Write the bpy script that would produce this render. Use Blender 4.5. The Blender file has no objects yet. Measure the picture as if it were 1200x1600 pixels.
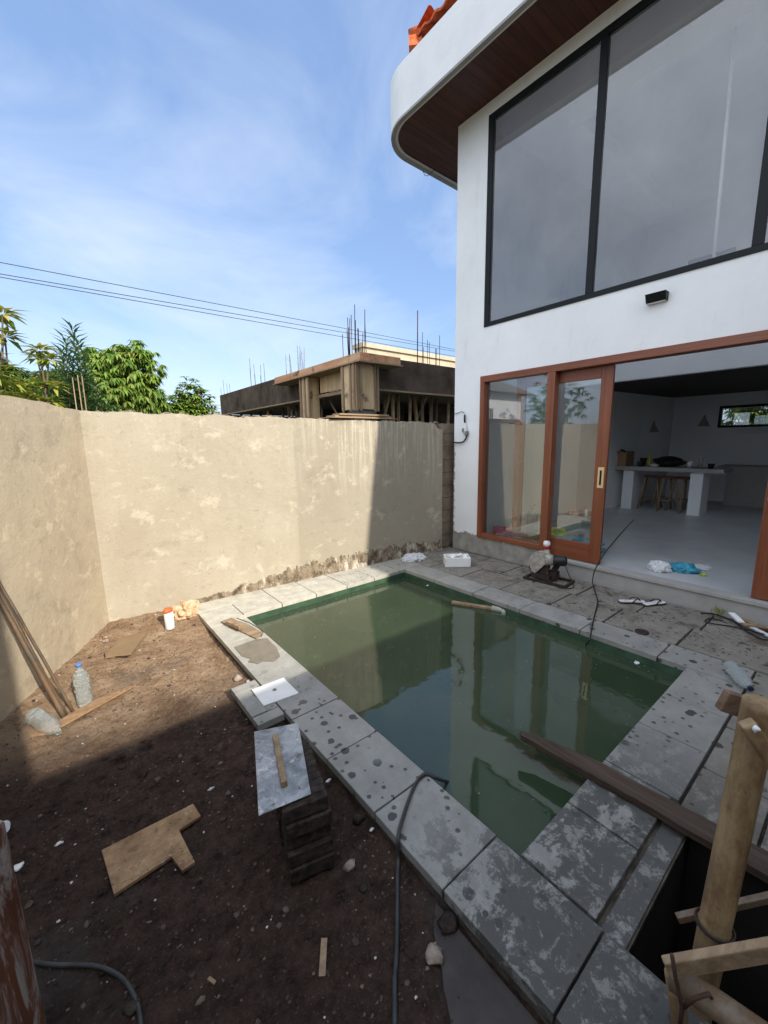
import bpy, bmesh, math, random
from mathutils import Vector, Matrix, noise as mnoise
PI = math.pi
sc = bpy.context.scene
COL = sc.collection
# ------------------------------------------------------------------ camera, world, sun, exposure
CAM = Vector((-1.3065, -3.9256, 1.7))
CF = Vector((0.61819, 0.76713, -0.17131)); CR = Vector((0.77674, -0.62960, -0.01641)); CU = Vector((0.12044, 0.12292, 0.98508))
FPX = 634.54
cd = bpy.data.cameras.new('camera'); cam = bpy.data.objects.new('camera', cd); COL.objects.link(cam)
cd.sensor_fit = 'HORIZONTAL'; cd.sensor_width = 36; cd.lens = FPX / 1200 * 36; cd.clip_start = 0.05; cd.clip_end = 2000
mt = Matrix((CR, CU, -CF)).transposed().to_4x4(); mt.translation = CAM; cam.matrix_world = mt
sc.camera = cam
SUN_EL, SUN_AZ = math.radians(33), math.radians(175)      # azimuth clockwise from +Y
w = bpy.data.worlds.new('World'); sc.world = w; w.use_nodes = True
wn, wl = w.node_tree.nodes, w.node_tree.links
bg = wn['Background']
sky = wn.new('ShaderNodeTexSky'); sky.sky_type = 'NISHITA'; sky.sun_disc = False
sky.sun_elevation = SUN_EL; sky.sun_rotation = SUN_AZ; sky.air_density = 1.0; sky.dust_density = 1.0; sky.ozone_density = 1.8
tc = wn.new('ShaderNodeTexCoord'); mp = wn.new('ShaderNodeMapping'); wl.new(tc.outputs['Generated'], mp.inputs[0])
mp.inputs['Scale'].default_value = (1.5, 1.1, 2.6); mp.inputs['Rotation'].default_value = (0.5, 0.35, 0.5)
cn = wn.new('ShaderNodeTexNoise'); cn.inputs['Scale'].default_value = 1.35; cn.inputs['Detail'].default_value = 7; cn.inputs['Roughness'].default_value = .56
cn.inputs['Distortion'].default_value = .6
wl.new(mp.outputs[0], cn.inputs['Vector'])
cr = wn.new('ShaderNodeValToRGB'); cr.color_ramp.elements[0].position = .42; cr.color_ramp.elements[0].color = (0, 0, 0, 1)
cr.color_ramp.elements[1].position = .76; cr.color_ramp.elements[1].color = (.55, .55, .55, 1); wl.new(cn.outputs['Fac'], cr.inputs[0])
cm = wn.new('ShaderNodeMixRGB'); wl.new(cr.outputs[0], cm.inputs[0]); cm.inputs[2].default_value = (2.9, 3.1, 3.4, 1)
hz = wn.new('ShaderNodeMixRGB'); hz.inputs[0].default_value = .70; wl.new(sky.outputs[0], hz.inputs[1]); wl.new(hz.outputs[0], cm.inputs[1]); hz.inputs[2].default_value = (.72, 1.12, 2.0, 1)
# bright cloud bank added out of view behind the yard, to fill the shade
dt = wn.new('ShaderNodeVectorMath'); dt.operation = 'DOT_PRODUCT'; dt.inputs[1].default_value = (-.58, -.62, .53); wl.new(tc.outputs['Generated'], dt.inputs[0])
n2 = wn.new('ShaderNodeTexNoise'); n2.inputs['Scale'].default_value = 2.2; n2.inputs['Detail'].default_value = 6; wl.new(tc.outputs['Generated'], n2.inputs['Vector'])
ad = wn.new('ShaderNodeMath'); ad.operation = 'ADD'; wl.new(dt.outputs['Value'], ad.inputs[0]); wl.new(n2.outputs['Fac'], ad.inputs[1])
r2 = wn.new('ShaderNodeMapRange'); wl.new(ad.outputs[0], r2.inputs[0]); r2.inputs[1].default_value = .80; r2.inputs[2].default_value = 1.25
bk_ = wn.new('ShaderNodeMixRGB'); wl.new(r2.outputs[0], bk_.inputs[0]); wl.new(cm.outputs[0], bk_.inputs[1]); bk_.inputs[2].default_value = (5.7, 6.2, 7.0, 1)
wl.new(bk_.outputs[0], bg.inputs[0]); bg.inputs[1].default_value = 0.15
sd = bpy.data.lights.new('sun', 'SUN'); sd.energy = 2.5; sd.angle = math.radians(.55); sd.color = (1, .92, .80)
so = bpy.data.objects.new('sun', sd); COL.objects.link(so)
sdir = Vector((math.sin(SUN_AZ) * math.cos(SUN_EL), math.cos(SUN_AZ) * math.cos(SUN_EL), math.sin(SUN_EL)))
so.rotation_euler = sdir.to_track_quat('Z', 'Y').to_euler(); so.location = (0, -20, 15)
sc.view_settings.view_transform = 'Standard'; sc.view_settings.look = 'None'; sc.view_settings.exposure = 1.3; sc.view_settings.gamma = 1
sc.cycles.max_bounces = 14; sc.cycles.diffuse_bounces = 8; sc.cycles.glossy_bounces = 6; sc.cycles.transparent_max_bounces = 12

# ------------------------------------------------------------------ helpers
def ray(px, py): return CF + CR * ((px - 600) / FPX) - CU * ((py - 800) / FPX)
def P(px, py, ax, v):          # where the sight line through a photo pixel meets the plane ax = v
    d = ray(px, py); i = 'xyz'.index(ax); t = (v - CAM[i]) / d[i]; return CAM + d * t
rnd = random.Random(7)
def R(a, b): return rnd.uniform(a, b)
def smooth(a, b, x):
    t = max(0, min(1, (x - a) / (b - a))); return t * t * (3 - 2 * t)
WL_N = Vector((math.cos(math.radians(28)), -math.sin(math.radians(28)), 0))     # left wall normal, into the yard
C0 = Vector((-1.07, .66, 0))
def yback(x): return .66 - (x + 1.07) * .057
def soil_z(x, y):
    dl = max(0, (Vector((x, y, 0)) - C0).dot(WL_N)); db = max(0, yback(x) - y)
    z = -.085 + .085 * (1 - smooth(0, .9, min(dl, db)))
    if x > -.75: z -= .015 * smooth(-.75, -.4, x)
    n = mnoise.noise(Vector((x * 1.7, y * 1.7, 3))) * .016 + mnoise.noise(Vector((x * 6, y * 6, 1))) * .009
    n += abs(mnoise.noise(Vector((x * 13, y * 13, 7)))) * .022 + abs(mnoise.noise(Vector((x * 33, y * 33, 2)))) * .013
    return z + n
def S(px, py, dz=0):           # the same on the soil
    z = -.08
    for _ in range(6):
        p = P(px, py, 'z', z + dz); z = soil_z(p.x, p.y)
    return p

class MB:
    def __init__(s): s.v = []; s.f = []; s.sm = []
    def add(s, vs, fs, smooth=False):
        o = len(s.v); s.v += [Vector(a) for a in vs]; s.f += [tuple(i + o for i in f) for f in fs]; s.sm += [smooth] * len(fs); return s
    def box(s, a, b, M=None):
        x0, y0, z0 = [min(p, q) for p, q in zip(a, b)]; x1, y1, z1 = [max(p, q) for p, q in zip(a, b)]
        vs = [Vector(p) for p in ((x0,y0,z0),(x1,y0,z0),(x1,y1,z0),(x0,y1,z0),(x0,y0,z1),(x1,y0,z1),(x1,y1,z1),(x0,y1,z1))]
        if M: vs = [M @ p for p in vs]
        return s.add(vs, [(3,2,1,0),(4,5,6,7),(0,1,5,4),(1,2,6,5),(2,3,7,6),(3,0,4,7)])
    def beam(s, a, b, wd, h, up=(0, 0, 1)):      # box from a to b
        a, b = Vector(a), Vector(b); d = (b - a).normalized(); r = d.cross(Vector(up))
        if r.length < 1e-4: r = Vector((1, 0, 0))
        r.normalize(); u = r.cross(d)
        vs = [p + r * i * wd / 2 + u * j * h / 2 for p in (a, b) for i, j in ((-1,-1),(1,-1),(1,1),(-1,1))]
        return s.add(vs, [(3,2,1,0),(4,5,6,7),(0,1,5,4),(1,2,6,5),(2,3,7,6),(3,0,4,7)])
    def prism(s, poly, z0, z1, M=None):          # polygon counter-clockwise from above
        n = len(poly); vs = [Vector((p[0], p[1], z0)) for p in poly] + [Vector((p[0], p[1], z1)) for p in poly]
        if M: vs = [M @ p for p in vs]
        return s.add(vs, [tuple(range(n))[::-1], tuple(range(n, 2 * n))] + [(i, (i + 1) % n, n + (i + 1) % n, n + i) for i in range(n)])
    def tube(s, pts, r, n=10, cap=True):
        pts = [Vector(p) for p in pts]; rs = r if isinstance(r, (list, tuple)) else [r] * len(pts)
        vs = []; pu = None
        for i, p in enumerate(pts):
            d = (pts[min(i + 1, len(pts) - 1)] - pts[max(i - 1, 0)]).normalized()
            if pu is None:
                pu = d.cross(Vector((0, 0, 1)));
                if pu.length < .05: pu = d.cross(Vector((1, 0, 0)))
            pu = (pu - d * pu.dot(d)).normalized(); q = d.cross(pu)
            vs += [p + (pu * math.cos(2 * PI * k / n) + q * math.sin(2 * PI * k / n)) * rs[i] for k in range(n)]
        fs = [(i * n + k, i * n + (k + 1) % n, (i + 1) * n + (k + 1) % n, (i + 1) * n + k) for i in range(len(pts) - 1) for k in range(n)]
        s.add(vs, fs, True)
        if cap:
            o = len(s.v) - len(vs); s.f += [tuple(o + k for k in range(n))[::-1], tuple(o + (len(pts) - 1) * n + k for k in range(n))]; s.sm += [False, False]
        return s
    def lathe(s, prof, n=20, M=None, smooth=True):      # prof: (r, z) bottom to top
        vs = [Vector((r * math.cos(2 * PI * k / n), r * math.sin(2 * PI * k / n), z)) for r, z in prof for k in range(n)]
        if M: vs = [M @ p for p in vs]
        fs = [(i * n + k, i * n + (k + 1) % n, (i + 1) * n + (k + 1) % n, (i + 1) * n + k) for i in range(len(prof) - 1) for k in range(n)]
        s.add(vs, fs, smooth); o = len(s.v) - len(vs)
        s.f += [tuple(o + k for k in range(n))[::-1], tuple(o + (len(prof) - 1) * n + k for k in range(n))]; s.sm += [False, False]
        return s
    def blob(s, c, r, sub=1, rough=.25, seed=0):
        bm = bmesh.new(); bmesh.ops.create_icosphere(bm, subdivisions=sub, radius=1)
        c = Vector(c); r = Vector(r) if not isinstance(r, (int, float)) else Vector((r, r, r))
        vs = []
        for v in bm.verts:
            k = 1 + rough * 2 * mnoise.noise(v.co * 1.4 + Vector((seed * 3.1, seed * 1.7, seed)))
            vs.append(c + Vector((v.co.x * r.x, v.co.y * r.y, v.co.z * r.z)) * k)
        fs = [tuple(v.index for v in f.verts) for f in bm.faces]; bm.free()
        return s.add(vs, fs, sub > 1)
    def leaf(s, p, d, L, wd, up=Vector((0, 0, 1)), bend=.25):
        d = d.normalized(); r = d.cross(up)
        if r.length < .05: r = Vector((1, 0, 0))
        r.normalize(); n = r.cross(d)
        m = p + d * L * .45 - n * L * bend * .18; t = p + d * L - n * L * bend
        return s.add([p, m - r * wd / 2 + n * wd * .15, m, m + r * wd / 2 + n * wd * .15, t], [(0, 2, 1), (0, 3, 2), (1, 2, 4), (2, 3, 4)])
    def build(s, name, mat, parent=None, bevel=0, subsurf=0, origin=None):
        off = Vector((0, 0, 0)); root = parent
        while root is not None and root.parent is not None: root = root.parent
        if parent is not None: off = Vector(root['_o'])
        elif origin is not None: off = Vector(origin)
        elif s.v:
            lo = [min(v[i] for v in s.v) for i in range(3)]; hi = [max(v[i] for v in s.v) for i in range(3)]
            off = Vector(((lo[0] + hi[0]) / 2, (lo[1] + hi[1]) / 2, lo[2]))
        me = bpy.data.meshes.new(name); me.from_pydata([v - off for v in s.v], [], s.f)
        me.polygons.foreach_set('use_smooth', s.sm); me.materials.append(mat); me.update()
        o = bpy.data.objects.new(name, me); COL.objects.link(o); o.parent = parent
        if parent is None: o.location = off; o['_o'] = tuple(off)
        if bevel:
            b = o.modifiers.new('bevel', 'BEVEL'); b.width = bevel; b.segments = 2; b.limit_method = 'ANGLE'; b.angle_limit = .7
        if subsurf:
            b = o.modifiers.new('sub', 'SUBSURF'); b.levels = b.render_levels = subsurf
        return o
def empty(name, loc, label, cat, group=None):
    o = bpy.data.objects.new(name, None); COL.objects.link(o); o.location = loc; o['_o'] = tuple(loc); o.empty_display_size = .1
    return tag(o, label, cat, group)
def tag(o, label, cat, group=None):
    o['label'] = label; o['category'] = cat
    if group: o['group'] = group
    return o
def struct(o, kind='structure'): o['kind'] = kind; return o
def copy_tree(o, parent=None):
    c = o.copy(); COL.objects.link(c); c.parent = parent
    for ch in list(o.children): copy_tree(ch, c)
    return c

# ------------------------------------------------------------------ materials
class NM:
    def __init__(s, name, rough=.8, spec=.3):
        s.m = bpy.data.materials.new(name); s.m.use_nodes = True; s.n = s.m.node_tree.nodes; s.l = s.m.node_tree.links
        s.b = s.n['Principled BSDF']; s.b.inputs['Roughness'].default_value = rough; s.b.inputs['Specular IOR Level'].default_value = spec
        g = s.n.new('ShaderNodeNewGeometry'); s.pos = g.outputs['Position']; s.isl = g.outputs['Random Per Island']
    def val(s, x, sock):
        if isinstance(x, (int, float)): sock.default_value = x
        elif isinstance(x, (tuple, list)): sock.default_value = (*x[:3], 1) if len(sock.default_value) == 4 else x
        else: s.l.new(x, sock)
    def map(s, scale=(1, 1, 1), rot=(0, 0, 0), loc=(0, 0, 0)):
        m = s.n.new('ShaderNodeMapping'); s.l.new(s.pos, m.inputs[0]); m.inputs['Scale'].default_value = scale
        m.inputs['Rotation'].default_value = rot; m.inputs['Location'].default_value = loc; return m.outputs[0]
    def noise(s, scale, detail=5, rough=.6, st=(1, 1, 1), dist=0, rot=(0, 0, 0), loc=(0, 0, 0)):
        t = s.n.new('ShaderNodeTexNoise'); s.l.new(s.map(st, rot, loc), t.inputs['Vector'])
        t.inputs['Scale'].default_value = scale; t.inputs['Detail'].default_value = detail; t.inputs['Roughness'].default_value = rough
        t.inputs['Distortion'].default_value = dist; return t.outputs['Fac']
    def vor(s, scale, st=(1, 1, 1), feat='F1', rnd_=1, rot=(0, 0, 0)):
        t = s.n.new('ShaderNodeTexVoronoi'); s.l.new(s.map(st, rot), t.inputs['Vector']); t.inputs['Scale'].default_value = scale; t.feature = feat
        t.inputs['Randomness'].default_value = rnd_; return t.outputs['Distance']
    def ramp(s, x, a, b, lo=0., hi=1.):      # linear remap a..b to lo..hi, clamped
        t = s.n.new('ShaderNodeMapRange'); s.l.new(x, t.inputs[0]); t.inputs[1].default_value = a; t.inputs[2].default_value = b
        t.inputs[3].default_value = lo; t.inputs[4].default_value = hi; return t.outputs[0]
    def math(s, op, a, b=0.):
        t = s.n.new('ShaderNodeMath'); t.operation = op; s.val(a, t.inputs[0]); s.val(b, t.inputs[1]); return t.outputs[0]
    def mix(s, f, a, b, mode='MIX'):
        t = s.n.new('ShaderNodeMixRGB'); t.blend_type = mode; s.val(f, t.inputs[0]); s.val(a, t.inputs[1]); s.val(b, t.inputs[2]); return t.outputs[0]
    def axis(s, i):
        t = s.n.new('ShaderNodeSeparateXYZ'); s.l.new(s.pos, t.inputs[0]); return t.outputs[i]
    def bump(s, h, strength=.5, dist=.01):
        t = s.n.new('ShaderNodeBump'); t.inputs['Strength'].default_value = strength; t.inputs['Distance'].default_value = dist
        s.l.new(h, t.inputs['Height']); s.l.new(t.outputs[0], s.b.inputs['Normal']); return s
    def col(s, c): s.val(c, s.b.inputs['Base Color']); return s
    def rough(s, r): s.val(r, s.b.inputs['Roughness']); return s
def simple(name, c, rough=.6, spec=.4, var=.25, scale=8, bump=.2, bscale=60, metal=0, dist=.002):
    m = NM(name, rough, spec); d = tuple(x * (1 - var) for x in c); l = tuple(min(1, x * (1 + var * .6)) for x in c)
    m.col(m.mix(m.ramp(m.noise(scale, 6), .3, .7), d, l)); m.b.inputs['Metallic'].default_value = metal
    if bump: m.bump(m.noise(bscale, 4), bump, dist)
    return m.m
def plaster(name, c1, c2, c3, white=.5, drips=.55, streak=.3):
    m = NM(name, .9, .15)
    a = m.mix(m.ramp(m.noise(1.0, 8, .7, dist=.6), .36, .62), c2, c1)
    a = m.mix(m.math('MULTIPLY', m.ramp(m.noise(5, 5, .65, st=(1, 1, .12)), .45, .75), streak), a, c3)
    panel = m.ramp(m.math('ADD', m.axis(0), m.math('MULTIPLY', m.math('SUBTRACT', m.noise(5, 6, .7), .5), .22)), .92, .96)
    if streak > .25: a = m.mix(m.math('MULTIPLY', panel, .5), a, tuple(x * .80 for x in c2))
    for sc_, lo, f_, c_, loc in ((2.6, .57, .4, tuple(x * .66 for x in c2), (4, 2, 1)), (4.5, .56, .6, tuple(x * 1.32 for x in c1), (1, 9, 1)), (11, .57, .45, tuple(x * .62 for x in c1), (6, 2, 8)), (9, .62, white * .7, tuple(min(.8, x * 1.6) for x in c1), (3, 3, 5)), (3.2, .625, white * .7, tuple(min(.8, x * 1.55) for x in c1), (0, 0, 0))):
        a = m.mix(m.math('MULTIPLY', m.ramp(m.noise(sc_, 8, .72, st=(1, 1, 1.2), dist=.3, loc=loc), lo, lo + .09), f_), a, c_)
    drip = m.math('MULTIPLY', m.ramp(m.noise(22, 5, .7, st=(1, 1, .05)), .5, .62), m.ramp(m.axis(2), .9, 1.95))
    drip = m.math('MULTIPLY', drip, m.ramp(m.axis(0), .7, 1.5, .12, 1))
    a = m.mix(m.math('MULTIPLY', drip, drips), a, (.62, .58, .47))
    a = m.mix(m.math('MULTIPLY', m.ramp(m.noise(110, 3, .7), .5, .75), .35), a, tuple(x * .5 for x in c1))
    m.col(a)
    h = m.math('ADD', m.noise(5, 9, .72), m.math('MULTIPLY', m.noise(50, 5, .7), .2))
    return m.bump(h, .5, .02).m
M_PLB = plaster('plaster_tan', (.42, .375, .295), (.365, .32, .245), (.33, .285, .22))
M_PLL = plaster('plaster_brown', (.52, .44, .32), (.42, .355, .26), (.56, .49, .38), .35, .1, .2)
def mk_block():
    m = NM('raw_block', .95, .1)
    row = m.math('FRACT', m.math('MULTIPLY', m.axis(2), 5.0)); j = m.ramp(row, .03, .06)
    a = m.mix(m.ramp(m.noise(6, 6), .35, .65), (.16, .125, .09), (.27, .215, .155)); a = m.mix(j, (.10, .085, .065), a)
    return m.col(a).bump(m.math('ADD', m.math('MULTIPLY', j, .5), m.noise(60, 5)), .8, .01).m
M_BLOCK = mk_block()
def mk_splat():
    m = NM('rough_mortar_base', .95, .1)
    a = m.mix(m.ramp(m.noise(14, 6, st=(1, 1, .7)), .35, .6), (.10, .075, .05), (.30, .24, .17))
    a = m.mix(m.ramp(m.noise(9, 7, .7, st=(1, 1, .5)), .52, .62), a, (.58, .53, .44))
    return m.col(a).bump(m.noise(30, 6, .7), .9, .03).m
M_SPLAT = mk_splat()
def mk_white():
    m = NM('white_wall_paint', .62, .3)
    a = m.mix(m.ramp(m.noise(1.1, 7, .65), .35, .7), (.74, .74, .73), (.82, .82, .81))
    a = m.mix(m.math('MULTIPLY', m.ramp(m.noise(5, 8, .75, st=(1, 1, .25)), .55, .72), .35), a, (.52, .50, .46)); a = m.mix(m.math('MULTIPLY', m.ramp(m.noise(26, 7, .75), .66, .70), .5), a, (.40, .37, .33))
    # the paint stops above a raw cement base with a ragged edge
    e = m.math('ADD', m.axis(2), m.math('MULTIPLY', m.math('SUBTRACT', m.noise(7, 6, .65), .5), .22))
    raw = m.mix(m.ramp(m.noise(6, 7), .35, .65), (.22, .205, .18), (.34, .325, .29))
    f = m.ramp(e, .285, .297)
    # chipped corner
    cy = m.math('ADD', m.axis(1), m.math('MULTIPLY', m.math('SUBTRACT', m.noise(14, 7, .7), .5), .18))
    cz = m.ramp(m.axis(2), 1.5, 1.75); g = m.math('MULTIPLY', m.ramp(cy, .285, .295), m.math('SUBTRACT', 1., cz))
    outside = m.ramp(m.axis(0), 3.6, 3.62)
    f = m.math('MULTIPLY', f, m.math('SUBTRACT', 1., g)); f = m.math('MAXIMUM', f, outside)
    m.col(m.mix(f, raw, a)); m.rough(m.ramp(f, 0, 1, .95, .55))
    return m.bump(m.math('ADD', m.noise(3, 6), m.math('MULTIPLY', m.noise(60, 4), .10)), .25, .02).m
M_WHITE = mk_white()
M_INT = simple('interior_white_paint', (.80, .81, .84), .7, .2, .06, 2, .05)
M_WOODF = None
def wood(name, c1, c2, rough=.45, axis=2, spec=.4, scale=14, bump=.15):
    m = NM(name, rough, spec); st = [1, 1, 1]; st[axis] = .06
    g = m.noise(scale, 6, .65, st=tuple(st), dist=.6); g2 = m.noise(scale * 5, 3, .6, st=tuple(st))
    a = m.mix(m.ramp(g, .35, .65), c1, c2); a = m.mix(m.math('MULTIPLY', m.ramp(g2, .45, .7), .35), a, tuple(x * .55 for x in c1))
    return m.col(a).bump(m.math('ADD', g, g2), bump, .003).m
M_TEAK = wood('reddish_varnished_wood', (.17, .050, .022), (.26, .083, .036), .38, 2)
M_TEAKH = wood('reddish_varnished_wood_rail', (.17, .050, .022), (.25, .08, .034), .38, 1)
M_RAILD = wood('dark_brown_rail', (.10, .06, .04), (.26, .17, .11), .8, 0, .2, bump=.5)
M_PLANKD = wood('wet_dark_timber', (.032, .021, .015), (.090, .062, .046), .65, 1, .25, bump=1.2)
def mk_ply():
    m = NM('orange_brown_plywood', .85, .15); a = m.mix(m.ramp(m.noise(6, 9, .75), .36, .64), (.17, .10, .055), (.42, .27, .15))
    a = m.mix(m.math('MULTIPLY', m.ramp(m.noise(30, 5, .7, st=(.25, 1, 1), rot=(0, 0, .5)), .45, .7), .5), a, (.20, .115, .06))
    a = m.mix(m.math('MULTIPLY', m.ramp(m.noise(70, 3), .64, .68), .8), a, (.06, .04, .03)); a = m.mix(m.math('MULTIPLY', m.ramp(m.noise(13, 8, .8, loc=(4, 4, 4)), .57, .63), .6), a, (.50, .40, .28))
    return m.col(a).bump(m.noise(30, 6), .5, .004).m
M_PLY = mk_ply()
M_OLDWOOD = wood('weathered_timber', (.22, .15, .09), (.36, .26, .17), .85, 2, .15, bump=.5)
M_OLDWOODX = wood('weathered_timber_flat', (.22, .15, .09), (.38, .28, .18), .85, 0, .15, bump=.5)
def mk_bamboo(name='bamboo', c1=(.36, .22, .075), c2=(.50, .34, .14)):
    m = NM(name, .5, .35)
    a = m.mix(m.ramp(m.noise(6, 6, .6, st=(1, 1, .12)), .3, .7), c1, c2)
    a = m.mix(m.math('MULTIPLY', m.ramp(m.noise(60, 3, .6, st=(1, 1, .03)), .45, .7), .5), a, tuple(x * .45 for x in c1))
    a = m.mix(m.math('MULTIPLY', m.ramp(m.noise(11, 8, .75, st=(1, 1, .5)), .42, .60), .85), a, (.15, .085, .042))
    a = m.mix(m.math('MULTIPLY', m.ramp(m.noise(40, 6, .75), .6, .68), .6), a, (.09, .06, .04))
    return m.col(a).bump(m.noise(80, 3, .6, st=(1, 1, .03)), .25, .002).m
M_BAMBOO = mk_bamboo(c1=(.26, .175, .085), c2=(.40, .29, .16)); M_BAMBOOD = mk_bamboo('grey_bamboo', (.11, .08, .055), (.23, .18, .13))
def mk_stone(name, base, wet=True):
    m = NM(name, .75, .25)
    a = m.mix(m.ramp(m.noise(5, 7, .65), .35, .65), tuple(x * .8 for x in base), tuple(x * 1.12 for x in base))
    a = m.mix(m.math('MULTIPLY', m.ramp(m.isl, 0, 1), .30), a, tuple(x * .60 for x in base))
    a = m.mix(m.math('MULTIPLY', m.ramp(m.noise(260, 2), .5, .8), .5), a, tuple(x * .45 for x in base))
    a = m.mix(m.math('MULTIPLY', m.ramp(m.noise(190, 2, loc=(9, 1, 1)), .6, .8), .4), a, tuple(min(.8, x * 1.7) for x in base))
    sun_dust = m.math('MULTIPLY', m.ramp(m.math('ADD', m.axis(1), m.math('MULTIPLY', m.noise(3, 6, .7), 1.2)), -.9, .5), m.ramp(m.axis(0), 2.9, 1.0))  # sand dust near the wall, its cream also paints in the sunlit look
    a = m.mix(m.math('MULTIPLY', sun_dust, .75), a, m.mix(m.ramp(m.noise(7, 8, .75), .35, .6), (.40, .37, .30), (.62, .59, .50)))
    front = m.math('MULTIPLY', m.ramp(m.axis(1), -2.5, -3.2), m.ramp(m.axis(0), 1.5, .6))
    vs_ = m.math('ADD', m.vor(17), m.math('MULTIPLY', m.noise(50, 3), .12)); vb = m.math('ADD', m.vor(7.5), m.math('MULTIPLY', m.noise(30, 4), .16))
    spots = m.math('MAXIMUM', m.ramp(vs_, .27, .245), m.ramp(vb, .285, .265)); spots = m.math('MULTIPLY', spots, m.ramp(m.noise(2.4, 3, loc=(3, 3, 0)), .34, .46))
    spots = m.math('MULTIPLY', spots, m.ramp(m.axis(1), -.9, -1.8))
    wetp = m.math('MULTIPLY', m.ramp(m.math('ADD', m.noise(5, 9, .76, dist=.3), m.ramp(m.axis(1), -2.5, -3.5, -.03, .20)), .58, .62), front)
    f = m.math('MAXIMUM', spots, m.math('MULTIPLY', wetp, .9)); a = m.mix(m.math('MULTIPLY', f, .95), a, tuple(x * .20 for x in base))
    pale = m.math('MULTIPLY', m.ramp(m.noise(9, 9, .8, dist=.4, loc=(2, 7, 0)), .53, .58), front)
    a = m.mix(m.math('MULTIPLY', pale, .55), a, (.33, .32, .29))
    mud = m.math('MULTIPLY', m.ramp(m.noise(4, 9, .75, dist=.4, loc=(1, 5, 0)), .50, .62), m.ramp(m.axis(0), 2.35, 2.9))
    a = m.mix(m.math('MULTIPLY', mud, .9), a, (.095, .072, .055))
    m.col(a); m.rough(m.ramp(f, 0, 1, .8, .35))
    return m.bump(m.math('ADD', m.noise(220, 3), m.math('MULTIPLY', m.noise(7, 5), 2.)), .25, .004).m
M_STONE = mk_stone('andesite_coping', (.29, .285, .265)); M_DECK = mk_stone('andesite_deck', (.235, .215, .185))
def mk_joint():
    m = NM('dark_mortar_joint', .95, .1); return m.col(m.mix(m.ramp(m.noise(12, 6), .35, .65), (.05, .043, .036), (.14, .12, .10))).bump(m.noise(60, 5), .8, .01).m
M_JOINT = mk_joint()
def mk_soil():
    m = NM('brown_soil', .95, .12)
    dusky = m.math('ADD', m.ramp(m.axis(1), -.7, -1.5), m.math('MULTIPLY', m.math('SUBTRACT', m.noise(3, 5), .5), .7))  # soil turns from pale to dark brown away from the back wall
    pale_soil = m.mix(m.ramp(m.noise(5, 8, .7), .35, .65), (.25, .155, .09), (.46, .33, .215))
    dark_soil = m.mix(m.ramp(m.noise(11, 12, .82), .36, .64), (.030, .020, .016), (.115, .072, .054))
    a = m.mix(m.ramp(dusky, .1, .8), pale_soil, dark_soil)
    a = m.mix(m.math('MULTIPLY', m.ramp(m.noise(95, 4, .7), .60, .68), .5), a, (.24, .20, .165))
    a = m.mix(m.math('MULTIPLY', m.ramp(m.noise(1.6, 5, loc=(5, 0, 0)), .57, .66), .4), a, (.12, .11, .10))
    return m.col(a).bump(m.math('ADD', m.noise(55, 8, .75), m.math('MULTIPLY', m.noise(14, 6), 1.2)), 1.0, .03).m
M_SOIL = mk_soil()
def mk_gravel():
    m = NM('pebbles', .9, .2); a = m.mix(m.isl, (.035, .024, .019), (.17, .13, .10)); a = m.mix(m.ramp(m.isl, .96, .97), a, (.55, .50, .43)); return m.col(a).m
M_GRAV = mk_gravel()
def mk_water():
    m = NM('murky_green_water', .015, .5); m.b.inputs['IOR'].default_value = 1.62
    m.col(m.mix(m.ramp(m.noise(1.1, 4), .35, .65), (.024, .042, .022), (.040, .060, .032)))
    return m.bump(m.math('ADD', m.noise(3, 3), m.math('MULTIPLY', m.noise(17, 3), .12)), .09, .02).m
M_WATER = mk_water()
M_LINER = simple('green_pool_stone', (.040, .085, .050), .5, .4, .45, 9, .3)
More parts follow.
